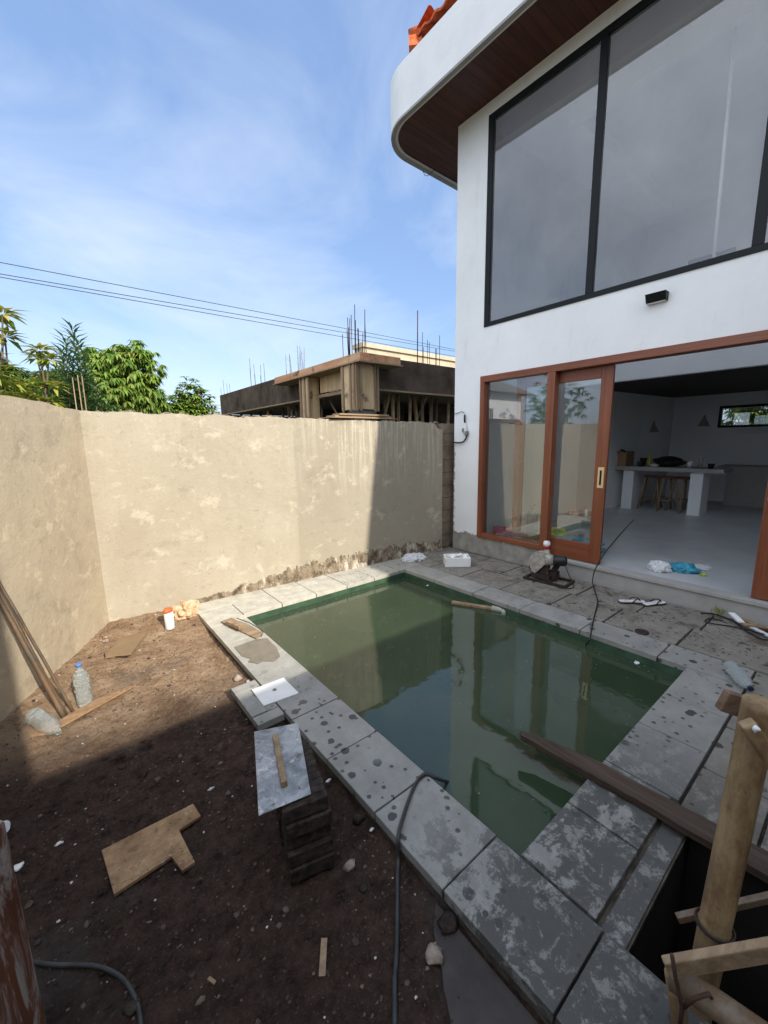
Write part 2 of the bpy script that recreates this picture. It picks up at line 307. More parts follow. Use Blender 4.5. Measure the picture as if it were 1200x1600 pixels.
def mk_glass(name, tint=(.86, .90, .90), ior=1.5, dirt_haze=.05, k=4.0):
    m = bpy.data.materials.new(name); m.use_nodes = True; n, l = m.node_tree.nodes, m.node_tree.links; n.clear()
    o = n.new('ShaderNodeOutputMaterial'); t = n.new('ShaderNodeBsdfTransparent'); t.inputs[0].default_value = (*tint, 1)
    g = n.new('ShaderNodeBsdfGlossy'); g.inputs['Roughness'].default_value = 0.0; g.inputs[0].default_value = (1, 1, 1, 1)
    fr = n.new('ShaderNodeFresnel'); fr.inputs[0].default_value = ior; mul = n.new('ShaderNodeMath'); mul.operation = 'MULTIPLY'; mul.inputs[1].default_value = k
    mul.use_clamp = True
    l.new(fr.outputs[0], mul.inputs[0]); bk = n.new('ShaderNodeNewGeometry'); inv = n.new('ShaderNodeMath'); inv.operation = 'SUBTRACT'; inv.inputs[0].default_value = 1; l.new(bk.outputs['Backfacing'], inv.inputs[1])
    fm = n.new('ShaderNodeMath'); fm.operation = 'MULTIPLY'; l.new(mul.outputs[0], fm.inputs[0]); l.new(inv.outputs[0], fm.inputs[1]); mul = fm; mx = n.new('ShaderNodeMixShader'); l.new(mul.outputs[0], mx.inputs[0]); l.new(t.outputs[0], mx.inputs[1]); l.new(g.outputs[0], mx.inputs[2])
    df = n.new('ShaderNodeBsdfDiffuse'); df.inputs[0].default_value = (.6, .6, .6, 1)
    nz = n.new('ShaderNodeTexNoise'); nz.inputs['Scale'].default_value = 1.7; nz.inputs['Detail'].default_value = 8
    ge = n.new('ShaderNodeNewGeometry'); l.new(ge.outputs['Position'], nz.inputs['Vector'])
    mr = n.new('ShaderNodeMapRange'); l.new(nz.outputs['Fac'], mr.inputs[0]); mr.inputs[1].default_value = .3; mr.inputs[2].default_value = .75; mr.inputs[3].default_value = dirt_haze * .4; mr.inputs[4].default_value = dirt_haze * 1.5  # grey film on the pane, also painting in the pale sky reflection
    dm = n.new('ShaderNodeMath'); dm.operation = 'MULTIPLY'; l.new(mr.outputs[0], dm.inputs[0]); l.new(inv.outputs[0], dm.inputs[1]); mr = dm
    m2 = n.new('ShaderNodeMixShader'); l.new(mr.outputs[0], m2.inputs[0]); l.new(mx.outputs[0], m2.inputs[1]); l.new(df.outputs[0], m2.inputs[2])
    l.new(m2.outputs[0], o.inputs[0]); return m
M_GLASS = mk_glass('door_glass', dirt_haze=.03); M_GLASSU = mk_glass('upper_window_glass', (.93, .94, .95), 1.5, .13, 2.6)
M_BLACK = simple('black_aluminium', (.006, .007, .008), .5, .25, .2, 5, .05)
M_RUB = simple('black_rubber', (.015, .015, .016), .5, .4, .3, 30, .2)
def mk_soffit():
    m = NM('dark_red_timber_soffit', .5, .35)
    g = m.math('FRACT', m.math('MULTIPLY', m.axis(1), 9.0)); j = m.ramp(g, .0, .08)
    a = m.mix(m.ramp(m.noise(9, 5, .6, st=(.1, 1, 1)), .35, .65), (.050, .015, .010), (.095, .028, .017)); a = m.mix(j, (.01, .004, .003), a)
    return m.col(a).bump(j, .6, .004).m
M_SOF = mk_soffit()
M_TRIM = simple('grey_cement_trim', (.36, .35, .33), .8, .2, .12, 6, .1)
def mk_fascia():
    m = NM('white_eave_render', .65, .3); a = m.mix(m.ramp(m.noise(1.3, 6, .65), .35, .7), (.68, .68, .67), (.78, .78, .77))
    a = m.mix(m.math('MULTIPLY', m.ramp(m.noise(4, 6, .7, st=(1, 1, .25)), .58, .74), .2), a, (.5, .49, .46)); return m.col(a).bump(m.noise(3.5, 8, .65), .25, .03).m
M_FASC = mk_fascia()
M_TILE = simple('orange_clay_tile', (.50, .11, .04), .85, .15, .5, 12, .4)
M_FLOOR = simple('grey_cement_floor', (.48, .49, .50), .38, .4, .16, 2.5, .08)
M_DARKCEIL = simple('dark_timber_ceiling', (.030, .022, .020), .6, .3, .3, 5, .1)
M_STEEL = None
def mk_steel():
    m = NM('cement_smeared_steel', .42, .5); a = m.mix(m.ramp(m.noise(9, 8, .72, dist=.8), .38, .62), (.16, .17, .175), (.42, .42, .41))
    a = m.mix(m.ramp(m.noise(16, 8, .75, loc=(3, 3, 3)), .56, .63), a, (.62, .58, .52)); a = m.mix(m.ramp(m.noise(24, 6, .7, loc=(8, 3, 3)), .60, .68), a, (.16, .10, .06))
    m.b.inputs['Metallic'].default_value = .35; return m.col(a).bump(m.noise(40, 6), .3, .004).m
M_STEEL = mk_steel()
M_WHITEP = simple('white_plastic', (.72, .72, .72), .4, .4, .06, 10, .05)
M_FOAM = simple('white_foam', (.80, .80, .79), .85, .2, .05, 20, .3, 120)
M_PETM = None
def mk_pet():
    m = NM('clear_ridged_plastic', .25, .5); m.col((.72, .78, .78)); m.b.inputs['Transmission Weight'].default_value = .8; m.b.inputs['IOR'].default_value = 1.2
    w_ = m.n.new('ShaderNodeTexWave'); w_.inputs['Scale'].default_value = 9; w_.inputs['Distortion'].default_value = 3
    tcn = m.n.new('ShaderNodeTexCoord'); m.l.new(tcn.outputs['Object'], w_.inputs['Vector']); w_.bands_direction = 'Z'; return m.bump(w_.outputs['Fac'], .35, .006).m
M_PET = mk_pet()
M_BLUECAP = simple('blue_plastic', (.10, .22, .55), .4, .4, .1, 10, 0); M_NAVY = simple('navy_plastic', (.012, .02, .06), .4, .4, .1, 10, 0)
M_ORANGE = simple('orange_plastic', (.75, .13, .04), .5, .4, .2, 20, .1)
M_BAGY = simple('crumpled_bag', (.62, .42, .26), .6, .3, .5, 18, .5, 40)
M_CLOTH = simple('dirty_white_cloth', (.62, .63, .65), .85, .2, .3, 25, .4, 90)
M_BLUEB = simple('blue_bag_plastic', (.05, .30, .42), .4, .4, .35, 15, .3, 40)
M_CYL = simple('blue_cylinder_paint', (.02, .20, .38), .4, .4, .15, 15, .1)
M_PINK = simple('pink_rope', (.50, .06, .14), .7, .3, .3, 40, .3)
M_YEL = simple('yellow_green_bag', (.50, .50, .08), .6, .3, .5, 14, .3)
M_CARD = simple('cardboard', (.33, .21, .12), .9, .1, .12, 5, .1)
M_BRASS = simple('pale_brass', (.72, .55, .30), .35, .5, .1, 20, 0, metal=.5)
M_IRON = simple('dark_iron', (.045, .032, .028), .65, .4, .5, 30, .3, metal=.3)
M_GUARD = simple('worn_grey_guard', (.38, .35, .31), .55, .4, .45, 22, .2)
M_RED = simple('red_plastic', (.45, .03, .03), .4, .4, .2, 10, 0)
M_RED2 = simple('rusty_rebar', (.07, .042, .03), .9, .2, .4, 30, .2)
M_MUD = simple('wet_cement_patch', (.20, .175, .135), .45, .4, .2, 12, .3)
M_MUDD = simple('dark_cement_slurry', (.062, .054, .050), .75, .2, .35, 7, .5, 30, dist=.01)
M_DBRICK = simple('dark_damp_block', (.050, .040, .033), .95, .1, .7, 22, .9, 50, dist=.01)
M_ROCK = simple('pale_rock', (.36, .29, .24), .9, .2, .4, 30, .8, 60, dist=.01)
M_BEAM = simple('black_film_formwork', (.10, .075, .056), .95, .03, .5, 2.5, .3)
def mk_form(name, c1, c2, ax):
    m = NM(name, .85, .15); st = [1, 1, 1]; st[ax] = .12
    a = m.mix(m.ramp(m.noise(5, 6, .7, st=tuple(st)), .35, .65), c1, c2); a = m.mix(m.math('MULTIPLY', m.ramp(m.noise(2.6, 7, .7), .55, .66), .85), a, (.06, .045, .035))
    return m.col(a).bump(m.noise(30, 5), .4, .01).m
M_FORM = mk_form('tan_formwork_ply', (.42, .28, .15), (.62, .46, .28), 2); M_FORMR = mk_form('red_stained_formwork', (.48, .21, .11), (.58, .38, .22), 1)
M_CONC = simple('grey_concrete', (.24, .23, .21), .9, .2, .3, 3, .4)
M_VOID = simple('dark_void_interior', (.02, .018, .016), .95, .1, .3, 3, 0)  # near-black stands in for the deep shade in pit and building floor
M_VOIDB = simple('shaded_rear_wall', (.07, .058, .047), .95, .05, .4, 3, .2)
M_CREAM = simple('cream_render', (.46, .38, .27), .8, .2, .2, 2, .1)
M_ROOFN = simple('grey_roof_tile', (.16, .15, .14), .8, .2, .3, 6, .3)
M_WINB = simple('dark_window', (.03, .035, .04), .15, .5, .1, 3, 0)
M_CABLE = simple('cable_black', (.012, .012, .013), .45, .4, .2, 30, 0)
M_CABG = simple('hose_grey', (.045, .048, .048), .5, .4, .4, 25, .1)
def mk_leaf(name, c1, c2, c3):
    m = NM(name, .5, .4); a = m.mix(m.isl, c1, c2); a = m.mix(m.ramp(m.isl, .90, .93), a, c3); m.col(a)
    t = m.n.new('ShaderNodeBsdfTranslucent'); m.l.new(a, t.inputs[0]); x = m.n.new('ShaderNodeMixShader'); x.inputs[0].default_value = .3
    m.l.new(m.b.outputs[0], x.inputs[1]); m.l.new(t.outputs[0], x.inputs[2]); m.l.new(x.outputs[0], m.n['Material Output'].inputs[0]); return m.m
M_LMANGO = mk_leaf('mango_leaf', (.075, .15, .018), (.23, .34, .05), (.32, .30, .07))
M_LSPIKE = mk_leaf('narrow_leaf', (.05, .13, .045), (.13, .23, .09), (.22, .30, .12))
M_LYEL = mk_leaf('yellow_green_leaf', (.16, .26, .03), (.48, .46, .08), (.45, .36, .10))
M_LDARK = mk_leaf('dark_leaf', (.05, .11, .025), (.14, .23, .055), (.15, .2, .05))
M_BARK = simple('bark', (.13, .10, .07), .95, .1, .3, 12, .8, 40, dist=.01)
def mk_post():
    m = NM('brown_paint_with_white_smears', .55, .3)
    a = m.mix(m.ramp(m.noise(9, 6, .6, st=(1, 1, .15)), .35, .65), (.12, .045, .026), (.22, .09, .05))
    a = m.mix(m.ramp(m.noise(14, 8, .75, st=(1, 1, .18), dist=.8), .47, .56), a, (.42, .36, .32)); return m.col(a).bump(m.noise(30, 5, .6, st=(1, 1, .1)), .4, .004).m
M_POST = mk_post()
# ------------------------------------------------------------------ ground
def slab(mb, x0, y0, x1, y1, z0, z1, g=.004): mb.box((x0 + g, y0 + g, z0), (x1 - g, y1 - g, z1))
g = MB()                       # far ground: a ring of quads round the yard, the yard itself is soil, deck and pool
X0, X1, Y0, Y1 = -6, 3.5, -8, .9
for a, b in (((-400, -400), (X0, 400)), ((X1, -400), (400, 400)), ((X0, Y1), (X1, 400)), ((X0, -400), (X1, Y0))):
    g.add([(a[0], a[1], -.16), (b[0], a[1], -.16), (b[0], b[1], -.16), (a[0], b[1], -.16)], [(0, 1, 2, 3)])
struct(g.build('ground', simple('dry_grassy_ground', (.12, .11, .06), .95, .1, .4, .8, .5, 6, dist=.05)))
# soil sheet with real clods, skipping pool and pit
s_ = MB(); st = .013; nx = int(3.6 / st); ny = int(5.4 / st); base = (-3.6, -4.55)
idx = {}
def sv(i, j):
    if (i, j) not in idx:
        x = base[0] + i * st; y = base[1] + j * st; idx[(i, j)] = len(s_.v); s_.v.append(Vector((x, y, soil_z(x, y))))
    return idx[(i, j)]
for i in range(nx):
    for j in range(ny):
        x = base[0] + (i + .5) * st; y = base[1] + (j + .5) * st
        if x > -.30: continue
        s_.f.append((sv(i, j), sv(i + 1, j), sv(i + 1, j + 1), sv(i, j + 1))); s_.sm.append(True)
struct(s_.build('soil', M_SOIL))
so2 = MB()                     # coarse soil round the fine part, a little lower
for a, b in (((-6, -8), (-3.5, .9)), ((-3.5, -8), (3.5, -4.5))):
    so2.add([(a[0], a[1], -.15), (b[0], a[1], -.15), (b[0], b[1], -.15), (a[0], b[1], -.15)], [(0, 1, 2, 3)])
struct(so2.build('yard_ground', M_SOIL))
gv = MB()
for k in range(9000):
    x = R(-2.6, -.36); y = R(-4.2, .62)
    if (Vector((x, y, 0)) - C0).dot(WL_N) < .02 or y > yback(x) - .02: continue
    near = min((Vector((x, y, 0)) - C0).dot(WL_N), yback(x) - y)
    if near > .35 and rnd.random() < .25: continue
    r = R(.0015, .0055) if rnd.random() < .96 else R(.006, .015)
    gv.blob((x, y, soil_z(x, y) + r * .35), (r * R(.8, 1.5), r * R(.8, 1.4), r * .7), 1, .3, k)
struct(gv.build('gravel', M_GRAV), 'stuff')
dg_ = MB()
for k in range(900):
    x, y = (R(2.52, 3.5), R(-3.5, .3)) if k % 4 else (R(1.2, 3.5), R(-.02, .35))
    r = R(.0015, .006); dg_.blob((x, y, r * .3 + .004), (r * R(.8, 1.6), r, r * .6), 1, .4, k)
struct(dg_.build('deck_grit', M_GRAV), 'stuff')
cl = MB()
for k in range(3200):
    x = R(-2.4, -.38); y = R(-4.0, .60)
    if (Vector((x, y, 0)) - C0).dot(WL_N) < .02 or y > yback(x) - .02: continue
    r = R(.005, .011) if rnd.random() < .9 else R(.011, .022)
    cl.blob((x, y, soil_z(x, y) + r * .1), (r * R(.8, 1.5), r * R(.8, 1.4), r * .7), 1, .4, k + 9)
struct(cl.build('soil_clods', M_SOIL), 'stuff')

# ------------------------------------------------------------------ pool
PW, PL = 2.197, 3.166
b = MB()
b.add([(0,0,-.045),(PW,0,-.045),(PW,-PL,-.045),(0,-PL,-.045),(0,0,-1.4),(PW,0,-1.4),(PW,-PL,-1.4),(0,-PL,-1.4)], [(0,1,5,4),(1,2,6,5),(2,3,7,6),(3,0,4,7),(4,5,6,7)])
struct(b.build('pool_basin', M_LINER))
b = MB(); n = 40
b.add([(.001, -.001, -.105), (PW - .001, -.001, -.105), (PW - .001, -PL + .001, -.105), (.001, -PL + .001, -.105)], [(3, 2, 1, 0)])
struct(b.build('pool_water', M_WATER))
fd = MB()
for k in range(420):
    e = rnd.random()
    x, y = (R(.02, PW - .02), -R(.01, PL - .02)) if e < .4 else ((R(.005, .05), -R(0, PL)) if e < .6 else ((R(0, PW), -abs(rnd.gauss(0, .12)) - .01) if e < .8 else (PW - abs(rnd.gauss(0, .08)) - .005, -R(0, PL - .1))))
    r = R(.0015, .0045); fd.blob((x, y, -.1045), (r * R(.8, 1.8), r, .0012), 1, .4, k)
struct(fd.build('floating_specks', simple('floating_dust', (.22, .21, .14), .9, .1)), 'stuff')
cp = MB(); T = -.045
ys = [-.1, -.52, -.94, -1.36, -1.78, -2.20, -2.62, -3.05, -3.5, -3.95, -4.4]
prev = .34
for y in ys: slab(cp, -.345, y, .006 if y > -3.2 else 0, prev, T, R(-.0015, .0015)); prev = y
x = .006
slab(cp, -.345, .34, .12, .62, T, 0)
while x < 3.2:                                              # back coping up to the wall
    x2 = x + .42; slab(cp, x, -.006, x2, yback(x + .2) - .005, T, R(-.001, .001)); x = x2
slab(cp, .006, -3.568, .69, -3.476, -.06, -.026)
y = -.006
for y2 in (-.55, -1.15, -1.75, -2.36, -2.97, -3.5): slab(cp, PW - .006, y2, 2.51, y, T, R(-.001, .001)); y = y2
x = .006
for x2 in (.40, .80, 1.26, 1.70, 2.19): slab(cp, x, -3.47 if x < .7 else -3.5, x2, -PL + .006, T, R(-.001, .002)); x = x2
# square of coping that carries the white cover
slab(cp, -.53, -1.30, -.349, -1.20, T, .002); slab(cp, -.53, -1.60, -.421, -1.304, T, .002); slab(cp, -.425, -1.60, -.345, -1.304, T, -.004); slab(cp, -.53, -1.70, -.349, -1.604, T, .001)
struct(cp.build('pool_coping', M_STONE, bevel=.0035))
b = MB()
b.box((-.33, -4.4, -.16), (-.006, .45, -.046)); b.box((-.0055, .006, -.16), (3.5, .40, -.0465)); b.box((PW + .006, -4.6, -.16), (3.505, .0055, -.0462)); b.box((.705, -4.6, -.159), (PW + .0055, -PL - .006, -.0463))
b.box((-.0055, -3.57, -.16), (.7045, -PL - .006, -.040)); b.box((-.51, -1.68, -.16), (-.331, -1.22, -.047))
struct(b.build('mortar_bed', M_JOINT))
dk = MB(); y = .38; k = 0                                    # deck slabs between pool coping and house
x = 2.515
for xa, xb, off in ((2.515, 2.99, .0), (2.99, 3.50, .22)):
    y = .36 - off
    if off: slab(dk, xa, y, xb, .37, T, .001, .007)
    while y > -4.5:
        L = R(.44, .62); slab(dk, xa, y - L, xb, y, T, R(-.004, .003), R(.006, .010)); y -= L
y = -3.505
for ya, yb_ in ((-3.505, -3.78), (-3.78, -4.2), (-4.2, -4.6)):
    x = .78 if ya < -3.7 else .70; x = .70
    while x < 2.5:
        L = min(R(.36, .5), 2.507 - x); slab(dk, x, yb_, x + L, ya, T, R(-.003, .002), .006); x += L
        if x > 2.45: break
struct(dk.build('pool_deck', M_DECK, bevel=.004))
# the open pit beside the front coping
b = MB()
b.add([(0,-3.575,-.041),(.70,-3.575,-.041),(.70,-4.6,-.041),(0,-4.6,-.041),(0,-3.575,-1.5),(.70,-3.575,-1.5),(.70,-4.6,-1.5),(0,-4.6,-1.5)], [(0,1,5,4),(1,2,6,5),(2,3,7,6),(3,0,4,7),(4,5,6,7)])
struct(b.build('pit', M_VOID))
b = MB(); b.box((-.75, -4.5, -.10), (-.347, -3.35, -.072)); 
pts = [(-.349, -3.02)] + [(-.36 - .62 * (k / 22) ** .8 + .035 * mnoise.noise(Vector((k * 1.3, 0, 0))), -3.03 - 1.1 * (k / 22) + .03 * mnoise.noise(Vector((k * 1.1, 5, 0)))) for k in range(23)] + [(-1.0, -4.4), (-.349, -4.4)]
b = MB().prism(pts, -.12, -.0835)
struct(b.build('mortar_slurry', M_MUDD))

# ------------------------------------------------------------------ walls
def wall_strip(mb, p0, p1, t, zf, z0, n, side):      # vertical slab with ragged top
    p0, p1 = Vector(p0), Vector(p1); d = (p1 - p0) / n; nn = side * t
    for i in range(n):
        a = p0 + d * i; c = p0 + d * (i + 1); za, zc = zf(i / n), zf((i + 1) / n)
        vs = [(a.x, a.y, z0), (c.x, c.y, z0), (c.x, c.y, zc), (a.x, a.y, za)]
        vs += [(q[0] + nn.x, q[1] + nn.y, q[2]) for q in vs]
        f = [(0,1,2,3), (7,6,5,4), (3,2,6,7)]
        if i == 0: f.append((4,0,3,7))
        if i == n - 1: f.append((1,5,6,2))
        mb.add(vs, f)
BN = Vector((.057, 1, 0)).normalized()
cR = Vector((3.51, yback(3.51), 0))
def zb(t):
    x = -1.07 + t * 4.58; return 2.012 - .055 * t + mnoise.noise(Vector((x * 5, 0, 0))) * .022 + mnoise.noise(Vector((x * 19, 2, 0))) * .012
bw = empty('plaster_wall', (1.2, .6, 0), 'tall rendered boundary wall behind the pool, half in sun, with a ragged top edge', 'wall')
tR = (3.36 + 1.07) / 4.58; pE = C0 + (cR - C0) * tR
mb = MB(); wall_strip(mb, C0, pE, .12, lambda t: zb(t * tR) - (.10 * smooth(.955, .985, t) if t > .93 else 0), -.14, 260, BN); mb.build('rendered_face', M_PLB, bw)
mb = MB(); a = C0 + BN * .12; c_ = cR + BN * .12; wall_strip(mb, a, c_, .10, lambda t: 1.99 - .04 * t + mnoise.noise(Vector((t * 30, 5, 0))) * .02, -.14, 120, BN)
a = pE + BN * .03; wall_strip(mb, a, cR + BN * .03 + (cR - C0).normalized() * .45, .09, lambda t: 1.955, -.14, 1, BN); mb.build('blockwork', M_BLOCK, bw)
mb = MB(); nseg = 150                                          # broken mortar along the foot of the wall
for i in range(nseg):
    x0_ = -.30 + i * (3.62 / nseg); x1_ = x0_ + 3.62 / nseg
    h0 = .04 + .15 * smooth(-.3, 1.2, x0_) * (1 - .35 * smooth(2.2, 3.2, x0_)); h0 *= 1 + .5 * mnoise.noise(Vector((x0_ * 7, 0, 9))) + .3 * mnoise.noise(Vector((x0_ * 31, 0, 9)))
    t0 = .012 + .006 * mnoise.noise(Vector((x0_ * 20, 4, 4)))
    mb.add([(x0_, yback(x0_) - t0 - .012, -.05), (x1_, yback(x1_) - t0 - .012, -.05), (x1_, yback(x1_) - t0, h0), (x0_, yback(x0_) - t0, h0), (x1_, yback(x1_) + .002, h0 + .008), (x0_, yback(x0_) + .002, h0 + .008)], [(0,1,2,3),(3,2,4,5)])
mb.build('broken_base', M_SPLAT, bw)
mb = MB()
for k in range(230):
    x = R(-1.0, 3.3) if k % 3 else R(-.6, .9); t_ = (x + 1.07) / 4.58; r_ = R(.006, .022)
    mb.blob((x, yback(x) + R(.012, .10), zb(t_) + R(-.008, .004)), (r_ * 1.8, r_, r_ * .8), 1, .5, k)
mb.build('cap_rubble', M_BLOCK, bw)
LD = Vector((-math.sin(math.radians(28)), -math.cos(math.radians(28)), 0))
lw = MB(); eL = C0 + LD * 8.5
wall_strip(lw, eL, C0 - LD * .02, .15, lambda t: 2.045 - .03 * smooth(.9, 1, t) + mnoise.noise(Vector((t * 40, 3, 0))) * .008 + mnoise.noise(Vector((t * 170, 3, 0))) * .004, -.14, 220, -WL_N)
tag(lw.build('plaster_wall', M_PLL), 'tall brown rendered wall running along the left of the yard, with long poles leaning on it', 'wall')
M_CURV = 0
# ------------------------------------------------------------------ the house
FX = 3.511; HY = .308; HE = -12.5; HB = 10.75
H = empty('house', (FX, HY, 0), 'white two storey house with tall black framed window and curved eave', 'house')
mb = MB()
mb.box((FX, -.18, 0), (FX + .15, HY, 6.2))                                     # left pier
mb.box((FX, -7.6, 2.57), (FX + .15, -.18, 3.215)); mb.box((FX, -7.38, 5.735), (FX + .15, -.18, 6.2))  # openings stretched on out of view to bring more daylight inside
mb.box((FX, -.205, 3.215), (FX + .15, -.18, 5.735))
mb.box((FX, HE, 0), (FX + .15, -7.6, 6.2)); mb.box((FX, -7.6, 3.215), (FX + .15, -7.38, 6.2))
mb.box((FX, -1.29, 0), (FX + .15, -.18, .272))
mb.add([(FX+.15,.10,0),(FX+.15,HY,0),(HB,HY,0),(HB,-.46,0),(FX+.15,.10,6.2),(FX+.15,HY,6.2),(HB,HY,6.2),(HB,-.46,6.2)], [(0,3,7,4),(1,5,6,2),(0,4,5,1),(2,6,7,3),(4,7,6,5)])
mb.build('facade', M_WHITE, H)
mb = MB(); mb.box((10.6, HE, 0), (HB, -3.1, 6.2)); mb.box((10.6, -1.36, 0), (HB, -.464, 6.2)); mb.box((10.6, -3.1, 0), (HB, -1.36, 1.88)); mb.box((10.6, -3.1, 2.36), (HB, -1.36, 6.2))
mb.box((FX + .15, HE, 0), (10.6, HE + .15, 6.2)); mb.box((FX + .15, -8.0, .2), (10.6, -7.9, 5.9)); mb.build('inner_wall', M_INT, H)
mb = MB(); mb.box((FX + .02, -7.6, -.05), (FX + .15, -1.29, .2)); mb.box((FX - .0, -7.6, .165), (FX + .15, -1.295, .203)); mb.build('door_plinth', M_TRIM, H, bevel=.004)
mb = MB(); mb.box((FX + .15, HE + .2, -.1), (10.59, .3, .2)); mb.build('floor', M_FLOOR, H)
mb = MB(); mb.box((6.0, -7.89, 2.60), (6.12, .05, 3.10)); mb.box((6.12, -7.89, 2.90), (10.6, .05, 3.10)); mb.build('mezzanine', M_INT, H)
mb = MB(); mb.box((6.12, -7.89, 2.63), (10.59, .05, 2.66)); mb.build('timber_ceiling', M_DARKCEIL, H)
mb = MB(); mb.box((FX + .15, HE, 5.9), (HB, .3, 6.1)); mb.build('upper_ceiling', M_INT, H)
mb = MB(); mb.box((8.6, -3.4, 3.1), (8.7, -.1, 5.9)); mb.build('loft_wall', M_INT, H)
mb = MB(); mb.box((8.57, -1.75, 3.1), (8.598, -1.05, 5.0)); mb.build('loft_door', M_DARKCEIL, H)
mb = MB(); mb.box((4.5, -2.6, 5.7), (8.0, -2.5, 5.898)); mb.box((4.5, -.9, 5.7), (8.0, -.8, 5.898)); mb.box((4.4, -2.6, 5.7), (4.5, -.8, 5.898)); mb.build('ceiling_rib', M_INT, H)
# upper window
win = MB()
ZB, ZT = 3.215, 5.735
win.box((FX - .012, -7.38, ZB), (FX + .05, -.205, ZB + .055)); win.box((FX - .012, -7.38, ZT - .07), (FX + .05, -.205, ZT))
for y in (-.205, -1.575, -2.97, -4.345, -5.8, -7.3): win.box((FX - .0125, y - .075, ZB + .055), (FX + .0505, y, ZT - .07))
W = win.build('upper_window', M_BLACK, H, bevel=.003)
for y0_, y1_ in ((-1.575, -.28), (-2.97, -1.65), (-4.345, -3.045), (-5.8, -4.42), (-7.3, -5.875)): MB().box((FX + .016, y0_, ZB + .055), (FX + .022, y1_, ZT - .07)).build('glass', M_GLASSU, W)
# door and fixed window frame
f = MB()
f.box((FX - .03, -7.6, 2.49), (FX + .12, -.18, 2.572)); fr = f.build('door_frame', M_TEAKH, H, bevel=.004)
f = MB(); f.box((FX - .03, -.25, .272), (FX + .12, -.181, 2.489)); f.build('jamb', M_TEAK, fr, bevel=.004)
f = MB(); f.box((FX - .03, -1.29, .205), (FX + .075, -1.19, 2.489)); f.build('post', M_TEAK, fr, bevel=.004)
f = MB(); f.box((FX - .03, -1.189, .274), (FX + .075, -.251, .335)); f.build('sill', M_TEAKH, fr, bevel=.004)
MB().box((FX + .035, -1.189, .336), (FX + .041, -.251, 2.489)).build('fixed_glass', M_GLASS, fr)
def slider(y0, y1, hs):
    xa, xb = FX + .080, FX + .118
    d = MB(); d.box((xa, y0, .215), (xb, y0 + .13, 2.486)); d.box((xa, y1 - .13, .215), (xb, y1, 2.486)); o = d.build('sliding_door', M_TEAK, H, bevel=.003)
    MB().box((xa, y0 + .131, .215), (xb, y1 - .131, .44)).build('bottom_rail', M_TEAKH, o, bevel=.003); MB().box((xa, y0 + .131, 2.36), (xb, y1 - .131, 2.486)).build('top_rail', M_TEAKH, o, bevel=.003)
    MB().box((xa + .016, y0 + .131, .441), (xa + .022, y1 - .131, 2.359)).build('glass', M_GLASS, o)
    yc = (y0 + .055) if hs < 0 else (y1 - .055); zc = 1.245
    h = MB(); h.box((xa - .006, yc - .035, zc - .12), (xa - .0005, yc + .035, zc + .12)); hh = h.build('handle', M_BRASS, o, bevel=.002)
    MB().box((xa - .008, yc - .010, zc - .085), (xa - .0062, yc + .012, zc + .085)).build('finger_slot', M_BLACK, hh)
slider(-1.907, -.70, -1); slider(-4.50, -3.27, 1)
# eave
def ring(ofs, n=12):           # plan outline of the eave, ofs inwards
    x0_, y1_, r_ = 2.765 + ofs, 1.235 - ofs, .62 - ofs; p = [(x0_, HE)]
    for k in range(n + 1):
        a = PI - k / n * PI / 2; p.append((x0_ + r_ + r_ * math.cos(a), y1_ - r_ + r_ * math.sin(a)))
    p.append((HB, y1_)); return p
def band(mb, o0, o1, z0, z1):
    A, B = ring(o0), ring(o1); n = len(A); vs = [(*p, z0) for p in A] + [(*p, z1) for p in A] + [(*p, z0) for p in B] + [(*p, z1) for p in B]
    fs = []
    for i in range(n - 1): fs += [(i, i + 1, n + i + 1, n + i)[::-1], (2*n+i, 2*n+i+1, 3*n+i+1, 3*n+i), (i, 2*n+i, 2*n+i+1, i+1)[::-1], (n+i, n+i+1, 3*n+i+1, 3*n+i)[::-1]]
    mb.add(vs, fs); mb.sm[-len(fs):] = [False] * len(fs); return mb
band(MB(), 0, .10, 5.875, 6.47).build('eave_fascia', M_FASC, H)
band(MB(), .004, .060, 5.855, 5.8745).build('eave_trim', M_TRIM, H)
A = ring(.0995); mb = MB(); mb.add([(*p, 5.885) for p in A[:-1]] + [(HB, A[-1][1], 5.885), (HB, HY - .002, 5.885), (FX - .002, HY - .002, 5.885), (FX - .002, HE, 5.885)], [tuple(range(len(A) + 3))[::-1]])
mb.build('soffit', M_SOF, H)
mb = MB().box((3.06, HE, 6.3), (3.14, .58, 6.80)).box((3.14, .50, 6.3), (HB, .58, 6.80)); mb.build('roof_board', M_CREAM, H)
mb = MB().tube([P(661, 268, 'z', 5.85) + Vector((0, 0, -.0)), P(664, 274, 'z', 5.80), P(668, 275, 'z', 5.79), P(679, 265, 'z', 5.86)], .004, 6); mb.build('loose_wire', M_CABLE, H)
